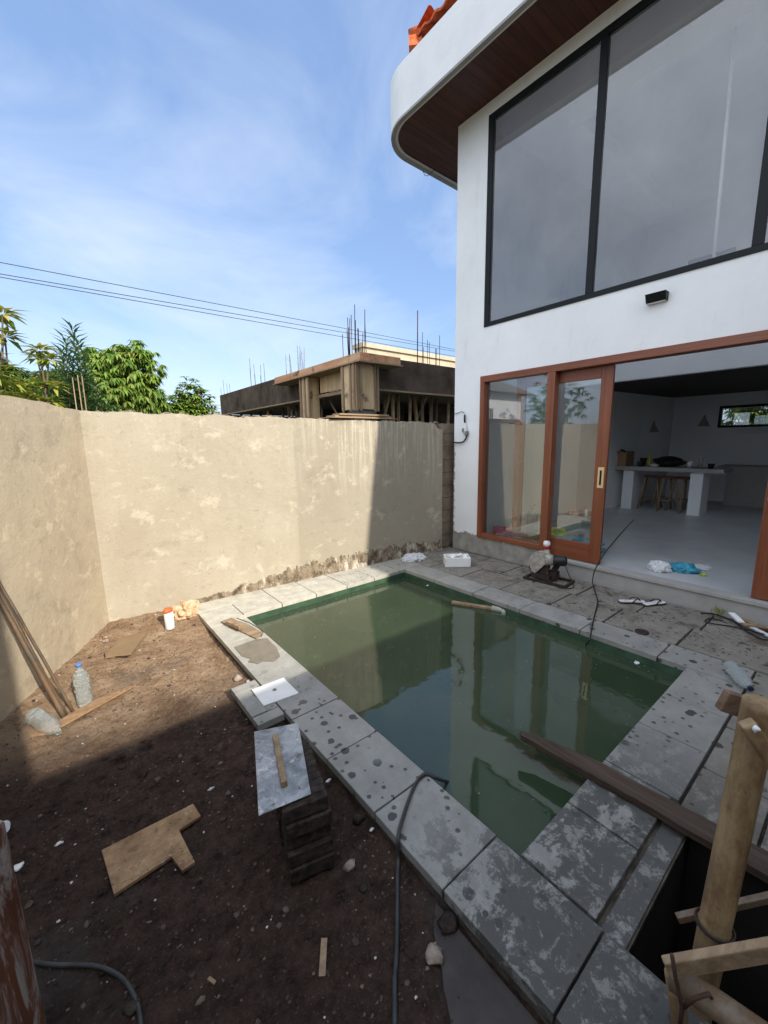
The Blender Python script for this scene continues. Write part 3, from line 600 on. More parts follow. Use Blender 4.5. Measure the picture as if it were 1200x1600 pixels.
# tiled hip roof with wavy tile courses
mb = MB(); RX, RY, RZ = 2.96, .66, 6.80; sl = .55
def roofpt(u, v):   # u along eave (y), v up slope (x)
    return Vector((RX + v, RY - u, RZ + v * sl))
nu = 240; du = 10.6 / nu
for k in range(9):
    v0, v1 = k * .30, k * .30 + .33; lift = .035
    for i in range(nu):
        u0, u1 = i * du, (i + 1) * du
        if u1 < v0: continue
        h0 = .022 * math.sin(u0 * 2 * PI / .2) ; h1 = .022 * math.sin(u1 * 2 * PI / .2)
        a, b_ = roofpt(u0, v0) + Vector((0, 0, lift + h0)), roofpt(u1, v0) + Vector((0, 0, lift + h1)); c_, d_ = roofpt(u1, v1) + Vector((0, 0, h1)), roofpt(u0, v1) + Vector((0, 0, h0))
        mb.add([a, b_, c_, d_, a - Vector((0, 0, .03)), b_ - Vector((0, 0, .03))], [(3, 2, 1, 0), (0, 1, 5, 4)])
        # north slope (mirror across the hip)
        if i * du < 7: 
            q = [Vector((RX + (RY - p.y), RY - (p.x - RX), p.z)) for p in (a, b_, c_, d_, a - Vector((0, 0, .03)), b_ - Vector((0, 0, .03)))]
            mb.add(q, [(0, 1, 2, 3), (4, 5, 1, 0)])
rf = mb.build('roof', M_TILE, H)
mb = MB()
for i in range(14):
    p = roofpt(i * .22, i * .22) + Vector((0, 0, .05)); q = roofpt(i * .22 + .25, i * .22 + .25) + Vector((0, 0, .035)); mb.tube([p, q], [.085, .065], 10)
p = roofpt(0, 0)
mb.prism([(-.085, -.085), (.085, -.085), (.085, .085), (-.085, .085)], -.15, .05, Matrix.Translation(p + Vector((.05, -.05, -.02))) @ Matrix.Rotation(PI / 4, 4, 'Z') @ Matrix.Rotation(.35, 4, 'Y'))
mb.build('ridge_tile', M_TILE, rf)
tag(MB().tube([(4.5, -2.43, 5.899), (4.5, -2.47, 3.45)], .017, 8).build('reflection_rod', M_WHITEP), 'slim pale rod behind the large upper window, standing in for a reflection', 'lamp')  # rod added to imitate a pale streak reflected in the glass
# lamp on facade, switch box

L_ = empty('wall_lamp', (FX, -2.30, 3.02), 'small black wedge shaped lamp on white wall under tall window', 'lamp')
mb = MB(); mb.add([(FX,-2.39,3.0),(FX,-2.215,3.0),(FX-.06,-2.215,3.0),(FX-.06,-2.39,3.0),(FX,-2.39,3.075),(FX,-2.215,3.075),(FX-.10,-2.215,3.075),(FX-.10,-2.39,3.075)], [(0,1,2,3)[::-1],(4,5,6,7)[::-1],(0,1,5,4),(1,2,6,5),(2,3,7,6),(3,0,4,7)]); mb.build('lamp_body', M_BLACK, L_, bevel=.003)
MB().box((FX - .055, -2.38, 2.996), (FX - .01, -2.225, 2.9995)).build('diffuser', M_WHITEP, L_)
E_ = empty('junction_box', (FX, .11, 1.8), 'small grey electrical junction box with black cables at the house corner', 'electrical box')
MB().box((FX - .05, .045, 1.80), (FX, .12, 1.90)).box((FX - .035, .06, 1.90), (FX, .11, 1.95)).build('box_body', M_WHITEP, E_, bevel=.006)
MB().box((FX - .06, .02, 1.77), (FX - .01, .06, 1.83)).box((FX - .062, .075, 1.815), (FX - .051, .11, 1.87)).build('connector', M_CONC, E_, bevel=.004)
MB().tube([(FX - .02, .06, 1.80), (FX - .03, .05, 1.73), (FX - .03, .10, 1.675), (FX - .03, .18, 1.66), (FX - .02, .27, 1.665), (FX - .01, .33, 1.67)], .011, 8).build('cable', M_CABLE, E_)
MB().tube([(FX - .02, .09, 1.95), (FX - .03, .088, 2.02), (FX - .03, .085, 2.07)], .013, 8).tube([(FX - .02, .10, 2.09), (FX - .03, .14, 2.115), (FX - .02, .22, 2.10), (FX - .02, .31, 2.09)], .005, 6).build('lead', M_CABLE, E_)
# ------------------------------------------------------------------ inside the house
FZ = .201
K = empty('kitchen_bar', (8.4, -1.1, .2), 'grey topped kitchen bar on two white legs inside the house', 'counter')
MB().box((8.05, -2.08, 1.02), (8.70, -.02, 1.10)).build('counter_top', M_TRIM, K, bevel=.006)
for y in (-.50, -1.68): MB().box((8.10, y - .10, .2), (8.60, y + .10, 1.018)).build('leg', M_INT, K, bevel=.003)
b = MB().box((9.9, -5.0, 1.0), (10.59, -1.6, 1.06)).box((10.0, -5.0, .2), (10.59, -1.75, .999)); tag(b.build('back_counter', M_TRIM, bevel=.004), 'grey counter along the back wall under the small window', 'counter')
def stool(x, y, rz, lab):
    t = empty('wooden_stool', (x, y, FZ), lab, 'stool', 'wooden bar stools under the kitchen bar')
    Mx = Matrix.Translation((x, y, FZ)) @ Matrix.Rotation(rz, 4, 'Z')
    MB().lathe([(.15, .66), (.16, .67), (.16, .69), (.15, .70)], 20, Mx).build('seat', M_TEAK, t)
    for sx, sy in ((1, 1), (1, -1), (-1, 1), (-1, -1)):
        MB().tube([Mx @ Vector((sx * .19, sy * .19, .0)), Mx @ Vector((sx * .10, sy * .10, .665))], [.017, .02], 8).build('leg', M_OLDWOOD, t)
    q = [Mx @ Vector((sx * .155, sy * .155, .22)) for sx, sy in ((1, 1), (1, -1), (-1, -1), (-1, 1))]
    for i in range(4): MB().tube([q[i], q[(i + 1) % 4]], .010, 6).build('stretcher', M_OLDWOOD, t)
stool(8.45, -.83, .2, 'wooden stool tucked under the bar next to its white leg nearer the side wall')
stool(8.40, -1.12, .6, 'wooden stool in the middle under the bar, between two others')
stool(8.48, -1.40, .9, 'wooden stool under the bar next to the white leg at its open end')
B_ = empty('cardboard_box', (8.35, -.25, 1.1), 'brown cardboard box with black straps on the end of the kitchen bar', 'box')
MB().box((8.12, -.42, 1.101), (8.55, -.03, 1.40)).build('carton', M_CARD, B_, bevel=.004)
mb = MB().tube([(8.11, -.40, 1.40), (8.2, -.3, 1.43), (8.3, -.2, 1.42), (8.11, -.08, 1.41)], .022, 8).tube([(8.105, -.25, 1.41), (8.10, -.24, 1.32), (8.10, -.23, 1.27)], .012, 8); mb.build('strap', M_CABLE, B_)
mb = MB().blob((8.38, -1.12, 1.20), (.17, .27, .10), 3, .22, 4); tag(mb.build('black_bag', M_CABLE), 'bulky black bag lying on the middle of the kitchen bar', 'bag')
for (x, y, rr, h, mt_, lab) in ((8.2, -.66, .05, .10, M_WINB, 'dark cup on the kitchen bar beside the cardboard box'), (8.3, -.80, .035, .26, M_YEL, 'yellowish bottle on the bar between the box and the black bag'),
                               (8.22, -1.52, .045, .12, M_WHITEP, 'pale cup on the bar beyond the black bag'), (8.35, -1.66, .035, .25, M_TRIM, 'grey bottle at the open end of the bar')):
    tag(MB().lathe([(rr, 1.101), (rr, 1.101 + h * .65), (rr * .5, 1.101 + h * .8), (rr * .45, 1.101 + h)] if h > .2 else [(rr * .8, 1.101), (rr, 1.101 + h)], 14, Matrix.Translation((x, y, 0))).build('bottle' if h > .2 else 'cup', mt_), lab, 'bottle' if h > .2 else 'cup')
for y, lab in ((-.57, 'shaded wall sconce on the inner side wall near the corner'), (-1.12, 'shaded wall sconce between the corner and the small back window')):
    t = MB()
    if y > -1: c_ = Vector((9.6, -.40, 1.86))
    else: c_ = Vector((10.52, -1.12, 1.98))
    t.lathe([(.11, -.05), (.09, .0), (.03, .12), (.015, .2)], 14, Matrix.Translation(c_)).box(c_ + Vector((-.02, -.0, .0)), c_ + Vector((.08, .06, .06)))
    tag(t.build('wall_sconce', M_TRIM), lab, 'wall lamp')
for (x, y, rr, h, mt_, lab) in ((8.15, -.95, .09, .05, M_WHITEP, 'low pale plate on the bar in front of the black bag'), (8.5, -.62, .07, .16, M_IRON, 'dark pot at the back of the bar beside the cardboard box'), (8.18, -1.86, .06, .09, M_BLACK, 'black bowl near the open end of the bar')):
    tag(MB().lathe([(rr * .6, 1.101), (rr, 1.101 + h), (rr * .94, 1.101 + h)], 16, Matrix.Translation((x, y, 0))).build('dish', mt_), lab, 'dish')
Wb = empty('back_window', (10.6, -2.2, 1.88), 'long low black framed window in the back wall with greenery outside', 'window')
f = MB(); f.box((10.59, -3.1, 1.881), (10.70, -1.361, 1.93)); f.box((10.59, -3.1, 2.31), (10.70, -1.361, 2.359)); f.box((10.59, -1.41, 1.931), (10.70, -1.361, 2.309)); f.box((10.59, -2.30, 1.931), (10.70, -2.25, 2.309)); f.build('frame', M_BLACK, Wb)
MB().box((10.64, -3.09, 1.931), (10.645, -1.411, 2.309)).build('glass', M_GLASS, Wb)
tag(MB().box((10.45, -3.3, 1.74), (10.599, -1.75, 1.79)).build('light_batten', M_WHITEP, bevel=.01), 'slim white batten fixed under the small back window', 'light fitting')
c0_ = Vector((4.02, -.76, FZ))
Cy = empty('gas_cylinder', c0_, 'slim blue cylinder standing behind the glass of the sliding door', 'cylinder')
MB().lathe([(.075, 0), (.08, .02), (.08, .42), (.07, .47), (.03, .50)], 20, Matrix.Translation(c0_)).build('cylinder_body', M_CYL, Cy)
MB().lathe([(.02, .50), (.022, .56)], 10, Matrix.Translation(c0_)).box(c0_ + Vector((-.05, -.01, .54)), c0_ + Vector((.05, .01, .565))).build('valve', M_NAVY, Cy)
# coiled pink rope behind fixed window
mb = MB(); pts = []
for k in range(150):
    a = k * .42; pts.append((3.80 + .10 * math.cos(a) * (1 + .2 * math.sin(k * 1.3)), -.44 + .16 * math.sin(a) * (1 + .25 * math.cos(k * .7)), .30 + .10 * k / 150 * abs(math.sin(k * .9)) + .02))
mb.tube(pts, .012, 6); tag(mb.build('rope_coil', M_PINK), 'tangled pink rope heaped behind the lower corner of the fixed window', 'rope')
mb = MB().box((3.70, -.68, FZ), (3.95, -.20, .285)); tag(mb.build('floor_board', M_TRIM, bevel=.004), 'low grey board under the pink rope behind the fixed window', 'board')
mb = MB()
for k in range(5): mb.box((3.80 + R(-.02, .02), -1.70 + R(-.03, .03), FZ + k * .035), (4.20, -1.0 + R(-.03, .03), FZ + k * .035 + .030))
tag(mb.build('tarpaulin', M_BLUEB, bevel=.008), 'folded pale blue sheets stacked on the floor behind the sliding door', 'tarpaulin')
mb = MB().blob((4.05, -1.05, .34), (.13, .16, .15), 3, .3, 8); tag(mb.build('sack', M_YEL), 'yellow green sack behind the post of the door frame', 'bag')
# rubbish on the threshold
def crumple(name, c, r, mat, lab, cat, seed, flat=.5, rough=.35):
    mb = MB(); mb.blob((0, 0, 0), (r[0], r[1], r[2]), 4, 0, seed)
    for v in mb.v:
        n_ = v.normalized(); k = 1 + rough * mnoise.noise(n_ * 2.2 + Vector((seed, 0, 0))) + rough * .55 * abs(mnoise.noise(n_ * 5.5 + Vector((0, seed, 0)))) + rough * .3 * mnoise.noise(n_ * 12 + Vector((0, 0, seed)))
        v *= k; v.z = max(v.z, -r[2] * flat); v += Vector(c)
    lo = min(v.z for v in mb.v)
    for v in mb.v: v.z += c[2] - lo
    for i in range(len(mb.sm)): mb.sm[i] = False
    return tag(mb.build(name, mat), lab, cat)
crumple('plastic_bag', P(1028, 892, 'z', FZ) + Vector((.03, .0, 0)), (.10, .11, .07), M_CLOTH, 'crumpled white plastic bag on the open doorway floor', 'bag', 3)
crumple('plastic_bag', P(1064, 893, 'z', FZ) + Vector((.05, .0, 0)), (.12, .15, .055), M_BLUEB, 'crumpled teal plastic bag lying on the doorway floor beside the white one', 'bag', 5)
crumple('paper_scrap', P(1094, 889, 'z', FZ) + Vector((.05, 0, 0)), (.12, .08, .02), M_CLOTH, 'grubby white paper scrap on the doorway floor next to the teal bag', 'paper', 7)
crumple('wrapper', P(1098, 900, 'z', FZ) + Vector((.02, 0, 0)), (.035, .03, .015), M_YEL, 'small yellow wrapper on the edge of the doorway', 'wrapper', 9)
# ------------------------------------------------------------------ things on the deck
def bottle_prof(h=.30, r=.043): return [(r * .82, 0), (r, .012), (r, h * .06), (r * .94, h * .10), (r, h * .14), (r * .94, h * .2), (r, h * .26), (r * .93, h * .33), (r, h * .40), (r * .93, h * .47), (r, h * .54), (r, h * .66), (r * .9, h * .74), (r * .62, h * .84), (r * .34, h * .92), (r * .33, h * .95)]
def bottle(base, d, h, r, lab, capm):
    d = Vector(d).normalized(); Mx = Matrix.Translation(base) @ d.to_track_quat('Z', 'Y').to_matrix().to_4x4()
    t = empty('water_bottle', base, lab, 'bottle'); MB().lathe(bottle_prof(h, r), 24, Mx).build('bottle_body', M_PET, t)
    MB().lathe([(r * .40, h * .952), (r * .40, h), (r * .36, h * 1.01)], 16, Mx).build('cap', capm, t); return t
a = P(1140, 1040, 'z', .05); c_ = P(1171, 1074, 'z', .05)
bottle(a, c_ - a, (c_ - a).length + .02, .045, 'empty clear bottle with navy cap lying on the dark deck stones', M_NAVY)
# foam box
p = P(712, 887, 'z', .003); c0_ = Vector((2.86, -.34, .004))
FB = empty('foam_box', c0_, 'open white foam box with lumps of foam inside, on the deck by the back wall', 'box')
Mx = Matrix.Translation(c0_) @ Matrix.Rotation(math.radians(-40), 4, 'Z')
mb = MB(); L, Wd, Hh, t_ = .17, .115, .125, .014
mb.box((-L, -Wd, 0), (L, Wd, .012), Mx); mb.box((-L, -Wd, .012), (-L + t_, Wd, Hh), Mx); mb.box((L - t_, -Wd, .012), (L, Wd, Hh), Mx); mb.box((-L + t_, -Wd, .012), (L - t_, -Wd + t_, Hh), Mx); mb.box((-L + t_, Wd - t_, .012), (L - t_, Wd, Hh), Mx)
mb.build('box_wall', M_FOAM, FB, bevel=.004)
mb = MB()
for k in range(9):
    mb.blob(Mx @ Vector((R(-.12, .12), R(-.07, .07), .10 + R(0, .035))), (R(.03, .05), R(.025, .04), R(.015, .03)), 1, .5, k + 40)
mb.build('foam_lump', M_FOAM, FB)
crumple('rag', Vector((2.62, .27, .004)), (.19, .13, .045), M_CLOTH, 'crumpled white printed rag in the corner between pool and back wall', 'rag', 12, .4, .5)
# flip flops
def flip(px, py, rz, lab):
    o = P(px, py, 'z', .006); Mx = Matrix.Translation(o) @ Matrix.Rotation(rz, 4, 'Z')
    out = [(-.13, -.028), (-.10, -.036), (-.02, -.030), (.06, -.042), (.11, -.038), (.135, -.01), (.13, .02), (.10, .042), (.05, .044), (-.02, .032), (-.10, .036), (-.13, .026)]
    t = empty('flip_flop', o, lab, 'sandal', 'pair of flip flops on the deck')
    MB().prism(out, 0, .010, Mx).build('sole', M_RED2, t, bevel=.003); MB().prism([(x * .96, y * .92) for x, y in out], .0105, .017, Mx).build('footbed', M_CLOTH, t, bevel=.002)
    s = [Mx @ Vector(q) for q in ((.085, 0, .018), (.06, .01, .045), (.02, .035, .04), (-.01, .042, .012))]; s2 = [Mx @ Vector(q) for q in ((.085, 0, .018), (.06, -.01, .045), (.02, -.033, .04), (-.01, -.038, .012))]
    MB().tube(s, .006, 6).tube(s2, .006, 6).build('strap', M_RED2, t)
flip(987, 941, -.75, 'pale flip flop with dark edges, the one nearer the cut-off saw'); flip(1022, 944, -.45, 'pale flip flop with dark edges, the one farther from the saw')
# cut-off saw
cs = Vector((3.19, -1.52, .006)); sw = empty('cutoff_saw', cs, 'worn abrasive cut-off saw with grey guard and black motor on iron base', 'power saw')
d = Vector((.10, -1, 0)).normalized(); s = Vector((1, .10, 0)).normalized()
def C(a, b_, z): return cs + d * a + s * b_ + Vector((0, 0, z))
mb = MB()
for p_, q_ in ((C(-.27, -.13, .014), C(.24, -.13, .014)), (C(-.27, .13, .014), C(.24, .13, .014))): mb.beam(p_, q_, .03, .024)
for a in (-.26, .03, .23): mb.beam(C(a, -.114, .0135), C(a, .114, .0135), .03, .0225)
mb.build('base_frame', M_IRON, sw)
mb = MB().box((-.045, -.05, 0), (.045, .05, .10), Matrix.Translation(C(.03, .03, .026))); mb.beam(C(.03, .03, .12), C(.09, .06, .27), .05, .06); mb.beam(C(-.20, -.03, .05), C(.02, -.03, .05), .10, .05); mb.build('pivot_arm', M_IRON, sw)
gc = C(-.09, -.03, .205); mb = MB(); Rg = .155; n_ = 22; th = .03                       # half disc guard
arc = [(-math.cos(a) * Rg, math.sin(a) * Rg) for a in [math.radians(-62 + 205 * k / n_) for k in range(n_ + 1)]]
poly = [(.03, -.02)] + arc[::-1]
Mg = Matrix((( d.x, 0, s.x, gc.x), (d.y, 0, s.y, gc.y), (0, 1, 0, gc.z), (0, 0, 0, 1)))
mb.prism(poly, -th, th, Mg); mb.build('blade_guard', M_GUARD, sw, bevel=.006)
MB().lathe([(.10, -.003), (.10, .003)], 36, Mg @ Matrix.Translation((0, -.03, 0))).build('blade', M_IRON, sw)
m0 = C(.10, .0, .27); Mm = Matrix.Translation(m0) @ (d * 1 + s * .5).normalized().to_track_quat('Z', 'Y').to_matrix().to_4x4()
MB().lathe([(.05, -.07), (.062, -.06), (.062, .05), (.055, .075), (.03, .085)], 22, Mm).build('motor', M_RUB, sw)
MB().lathe([(.055, -.16), (.066, -.15), (.062, -.071)], 22, Mm).build('gear_housing', M_GUARD, sw)
mb = MB().tube([C(-.03, .0, .24), C(-.045, -.01, .33), C(-.05, -.015, .40)], [.045, .030, .026], 12); hd = mb.build('handle', M_GUARD, sw)
MB().tube([C(-.05, -.015, .395), C(-.055, -.015, .435)], [.036, .042], 12).build('grip', M_RED, hd)
MB().tube([C(-.055, -.015, .434), C(-.05, -.02, .46), C(-.02, -.025, .475)], [.040, .044, .02], 12).build('trigger_cap', M_WHITEP, hd)
mb = MB(); pts = [C(.16, .02, .24), C(.19, .03, .15), C(.22, .05, .07), C(.26, .04, .02), C(.30, -.04, .01), C(.30, -.12, .01), C(.24, -.17, .01), C(.17, -.17, .01)]
mb.tube(pts, .005, 6); mb.build('power_lead', M_CABLE, sw); MB().tube([C(-.21, -.03, .03), C(-.25, -.03, .12), C(-.24, -.03, .26)], .005, 6).build('guard_spring', M_CABLE, sw)
# cables and hoses
def curve(name, pts, r, mat, lab, cat='cable', n=6, sub=8):
    pts = [Vector(p) for p in pts]; out = []
    for i in range(len(pts) - 1):
        p0, p1, p2, p3 = pts[max(i - 1, 0)], pts[i], pts[i + 1], pts[min(i + 2, len(pts) - 1)]
        for k in range(sub):
            t = k / sub; out.append(.5 * ((2 * p1) + (p2 - p0) * t + (2 * p0 - 5 * p1 + 4 * p2 - p3) * t * t + (3 * p1 - p0 - 3 * p2 + p3) * t ** 3))
    out.append(pts[-1]); return tag(MB().tube(out, r, n).build(name, mat), lab, cat)
curve('power_cable', [P(990, 812, 'z', .21), P(960, 845, 'z', .21), P(936, 878, 'x', 3.48), P(926, 905, 'x', 3.47), P(930, 925, 'z', .015), P(934, 940, 'z', .012), P(928, 965, 'z', .012), P(924, 985, 'z', .010), P(921, 1000, 'z', -.03), P(915, 1008, 'z', -.112)], .006, M_CABLE, 'thin black cable running from the open doorway over the deck into the pool')
zz = -.075
curve('hose', [S(617, 1640, .012), S(617, 1580, .012), S(617, 1530, .012), S(620, 1480, .012), S(621, 1390, .012), S(622, 1345, .012), P(622, 1312, 'z', .012), P(627, 1285, 'z', .012), P(643, 1238, 'z', .012), P(655, 1216, 'z', .012), P(666, 1209, 'z', .014), P(682, 1216, 'z', -.02), P(700, 1222, 'z', -.11)], .0085, M_CABG, 'grey hose snaking from the soil over the coping into the water', 'hose', 8)
curve('hose', [S(-20, 1490, .014), S(40, 1502, .014), S(90, 1508, .014), S(150, 1510, .014), S(190, 1528, .014), S(212, 1562, .014), S(220, 1600, .014), S(222, 1680, .014)], .0075, M_CABG, 'grey hose curving over dark soil beside the brown post', 'hose', 8)
curve('cable_loop', [P(1095, 958, 'z', .012), P(1115, 959, 'z', .012), P(1145, 970, 'z', .012), P(1165, 985, 'z', .014), P(1190, 998, 'z', .012), P(1215, 1000, 'z', .012), P(1190, 990, 'z', .03), P(1150, 980, 'z', .012), P(1112, 974, 'z', .012), P(1102, 970, 'z', .012), P(1110, 966, 'z', .012), P(1130, 970, 'z', .012)], .006, M_CABLE, 'loose black cable looped on the muddy deck near the scrap wood')
k = 0
for (a, b_, wd, mat, lab) in (((1145, 960), (1200, 985), .05, M_OLDWOOD, 'pale splintered board on top of the scrap heap by the doorway'), ((1150, 968), (1215, 1000), .035, M_CLOTH, 'whitish plastered lath lying under the scrap board'), ((1160, 975), (1230, 985), .04, M_OLDWOODX, 'short brown offcut lying flat behind the scrap lath'), ((1143, 958), (1158, 972), .05, M_FOAM, 'small white block at the end of the scrap heap')):
    z0 = .014 + .016 * k; k += 1
    tag(MB().beam(P(*a, 'z', z0), P(*b_, 'z', z0), wd, .015).build('wood_scrap', mat, bevel=.002), lab, 'scrap')
tag(MB().lathe([(.055, .001), (.055, .008), (.045, .012)], 24, Matrix.Translation(P(1003, 988, 'z', 0))).build('drain_cover', M_IRON), 'small round dark cap on the pool coping beside the deck', 'drain cover')
for px, py, dx in ((926, 945, 0), (980, 953, 1), (1010, 905, 2)):
    pass
# weeds at plinth
mb = MB()
for k in range(26):
    p = P(1127 + R(-7, 9), 955, 'z', .0); p.x = 3.485; p += Vector((R(-.02, 0), R(-.02, .02), .005)); mb.leaf(p, Vector((R(-.4, .1), R(-.4, .4), 1)), R(.05, .13), .006, Vector((1, 0, .2)))
tag(mb.build('weed', M_LYEL), 'thin weed growing where deck meets the door plinth', 'weed')
# ------------------------------------------------------------------ floating in pool
a = P(706, 941, 'z', -.09); b_ = P(772, 951, 'z', -.09)
fl = empty('driftwood_pole', a, 'pale wooden stick with grey cap floating near the far pool edge', 'stick')
MB().beam(a, b_, .05, .028).build('stick', M_OLDWOODX, fl, bevel=.004); MB().tube([b_ - (b_ - a).normalized() * .02, b_ + (b_ - a).normalized() * .07 + Vector((.0, -.04, 0)), b_ + Vector((-.03, -.14, -.008))], [.032, .030, .02], 10).build('cap', M_TRIM, fl)
for px, py, r_, lab in ((645, 897, .012, 'tiny white scrap floating in the far corner of the pool'), (668, 915, .018, 'pale scrap floating just off the far pool corner'), (995, 1036, .025, 'pale leaf scrap floating near the deck side of the pool')):
    crumple('floating_scrap', P(px, py, 'z', -.106), (r_, r_ * .7, r_ * .25), M_CLOTH, lab, 'scrap', int(px))
# plank over the pool
mb = MB()
PLN = [(.575, -2.80), (.60, -2.775), (.645, -2.86), (.715, -3.20), (.735, -3.6), (.80, -4.6), (.655, -4.6), (.625, -3.9), (.61, -3.4), (.585, -3.0)]
JP = []
for i in range(len(PLN)):
    p0, p1 = Vector(PLN[i]), Vector(PLN[(i + 1) % len(PLN)]); m_ = max(1, int((p1 - p0).length / .03))
    for q in range(m_):
        v = p0.lerp(p1, q / m_); JP.append((v.x + .007 * mnoise.noise(Vector((v.x * 9, v.y * 23, 1))), v.y + .006 * mnoise.noise(Vector((v.y * 31, v.x * 9, 5)))))
mb.prism(JP[::-1], .006, .044); tag(mb.build('old_plank', M_PLANKD, bevel=.004), 'long dark wet timber plank reaching out over the pool corner', 'plank')
# ------------------------------------------------------------------ on the left coping and soil
ct = P(382, 980, 'z', .006)
tw = empty('wooden_float', ct, 'wooden plastering float with upright handle on the sunlit coping', 'trowel')
q = [P(345, 972, 'z', .01), P(362, 966, 'z', .01), P(411, 990, 'z', .01), P(400, 998, 'z', .01)]
mb = MB().prism([(v.x, v.y) for v in q][::-1], .003, .018); mb.build('blade', M_OLDWOODX, tw, bevel=.002)
mb = MB().beam(P(356, 972, 'z', .05), P(376, 981, 'z', .05), .035, .035); mb.beam(P(358, 975, 'z', .025), P(362, 977, 'z', .025), .02, .03); mb.build('handle', M_OLDWOODX, tw, bevel=.006)
MB().tube([P(370, 966, 'z', .03), P(390, 973, 'z', .035), P(405, 982, 'z', .03), P(411, 988, 'z', .012), P(408, 994, 'z', .008)], .004, 6).build('wire_rim', M_RED2, tw)
pp = [P(*q, 'z', .0) for q in ((366, 1012), (400, 1000), (418, 998), (425, 1006), (432, 1012), (438, 1026), (428, 1034), (410, 1034), (404, 1038), (388, 1035), (392, 1030), (378, 1026))]
tag(MB().prism([(v.x, v.y) for v in pp][::-1], .0005, .008).build('mortar_splash', M_MUD, bevel=.003), 'wet grey mortar smear with ragged outline on the sunlit coping', 'mortar smear')
q = [P(*q, 'z', .003) for q in ((393, 1078), (443, 1059), (467, 1083), (412, 1103))]
wc = empty('white_cover', q[0], 'square white cover with small round hole set in the coping', 'cover')
MB().prism([(v.x, v.y) for v in q][::-1], -.0035, .006).build('plate', M_WHITEP, wc, bevel=.002)
cc = P(429, 1078, 'z', .005); MB().lathe([(.016, .0062), (.013, .0095)], 20, Matrix.Translation((cc.x, cc.y, 0))).build('hole_ring', M_TRIM, wc); MB().lathe([(.006, .0096), (.006, .0105)], 14, Matrix.Translation((cc.x, cc.y, 0))).build('hole', M_BLACK, wc)
# steel board on an upright stack of dark blocks
zt = .30
a, b_, c_, d_ = (P(397, 1143, 'z', zt), P(466, 1129, 'z', zt), P(486, 1240, 'z', zt), P(404, 1274, 'z', zt))
sf = empty('mortar_board', (a + c_) / 2, 'steel mortar board with wooden handle bar, smeared with cement, on top of a block stack', 'mortar board')
MB().prism([(v.x, v.y) for v in (a, d_, c_, b_)], zt - .005, zt).build('plate', M_STEEL, sf, bevel=.0015)
MB().beam(P(430, 1150, 'z', zt + .014), P(444, 1226, 'z', zt + .014), .026, .028).build('handle_bar', M_OLDWOOD, sf, bevel=.003)
z = -.115; ordn = ['lowest', 'second lowest', 'third from below', 'third from the top', 'second from the top', 'topmost']
for k in range(6):
    hgt = (zt - .006 + .115) / 6; mb = MB(); jx, jy = R(-.012, .012), R(-.012, .012); nn = 10
    for i in range(nn):                                  # rough long block made of uneven slices
        y0_ = -2.615 + jy + i * .036; e1, e2, e3 = (.010 * mnoise.noise(Vector((i * .9, k * 3, q))) for q in (0, 4, 8))
        mb.box((-.775 + jx + e1, y0_ + (e3 if i == 0 else 0), z), (-.59 + jx + e2, y0_ + .036, z + hgt - .007 + .0002 * (i % 2)), Matrix.Translation((-.77, -2.61, 0)) @ Matrix.Rotation(math.radians(-15), 4, 'Z') @ Matrix.Translation((.77, 2.61, 0)))
    tag(mb.build('dark_block', M_DBRICK, bevel=.005), 'dark damp block, %s of the upright stack under the mortar board' % ordn[k], 'block', 'dark blocks stacked under the mortar board'); z += hgt
# T shaped plywood
q = [S(*p, .02) for p in ((159, 1330), (302, 1257), (314, 1277), (280, 1300), (305, 1350), (285, 1364), (268, 1340), (178, 1397))]; z = max(v.z for v in q) - .004
tag(MB().prism([(v.x, v.y) for v in q][::-1], z - .012, z + .003).build('plywood_offcut', M_PLY, bevel=.0015), 'notched brown plywood offcut lying flat on the dark soil', 'plywood')
q = [S(*p, .02) for p in ((163, 1026), (187, 996), (232, 988), (205, 1026))]; z = max(v.z for v in q) - .006
tag(MB().prism([(v.x, v.y) for v in q][::-1], z - .012, z + .001).build('board', simple('dusty_board', (.25, .175, .105), .9, .1, .15, 6), bevel=.002), 'dusty square board half buried in sunlit soil', 'board')
# narrow slat
a, b_ = S(48, 1148, .03), S(213, 1077, .03); m_ = S(75, 1146, .03)
mb = MB(); dd = (b_ - a).normalized(); pp_ = dd.cross(Vector((0, 0, 1)))
pl_ = [a, m_ + pp_ * .0, b_, b_ - dd * .12 - pp_ * .045, a + dd * .35 - pp_ * .055]
z = max(v.z for v in pl_) - .005
mb.prism([(v.x, v.y) for v in pl_], z - .012, z); tag(mb.build('wooden_lath', M_PLY, bevel=.001), 'narrow orange brown wooden slat lying in front of the clear bottles', 'slat')
bp = S(134, 1100); bottle(bp + Vector((0, 0, -.004)), (-.02, .0, 1), .30, .046, 'clear ridged bottle with blue cap standing upright in the sunlit soil', M_BLUECAP)
a = S(52, 1117, .045); b_ = S(100, 1150, .045)
d_ = (b_ - a); t = empty('water_bottle', a, 'clear bottle lying on its side at the foot of the leaning poles', 'bottle')
Mx = Matrix.Translation(a) @ d_.normalized().to_track_quat('Z', 'Y').to_matrix().to_4x4(); MB().lathe(bottle_prof(.30, .05), 24, Mx).build('bottle_body', M_PET, t)
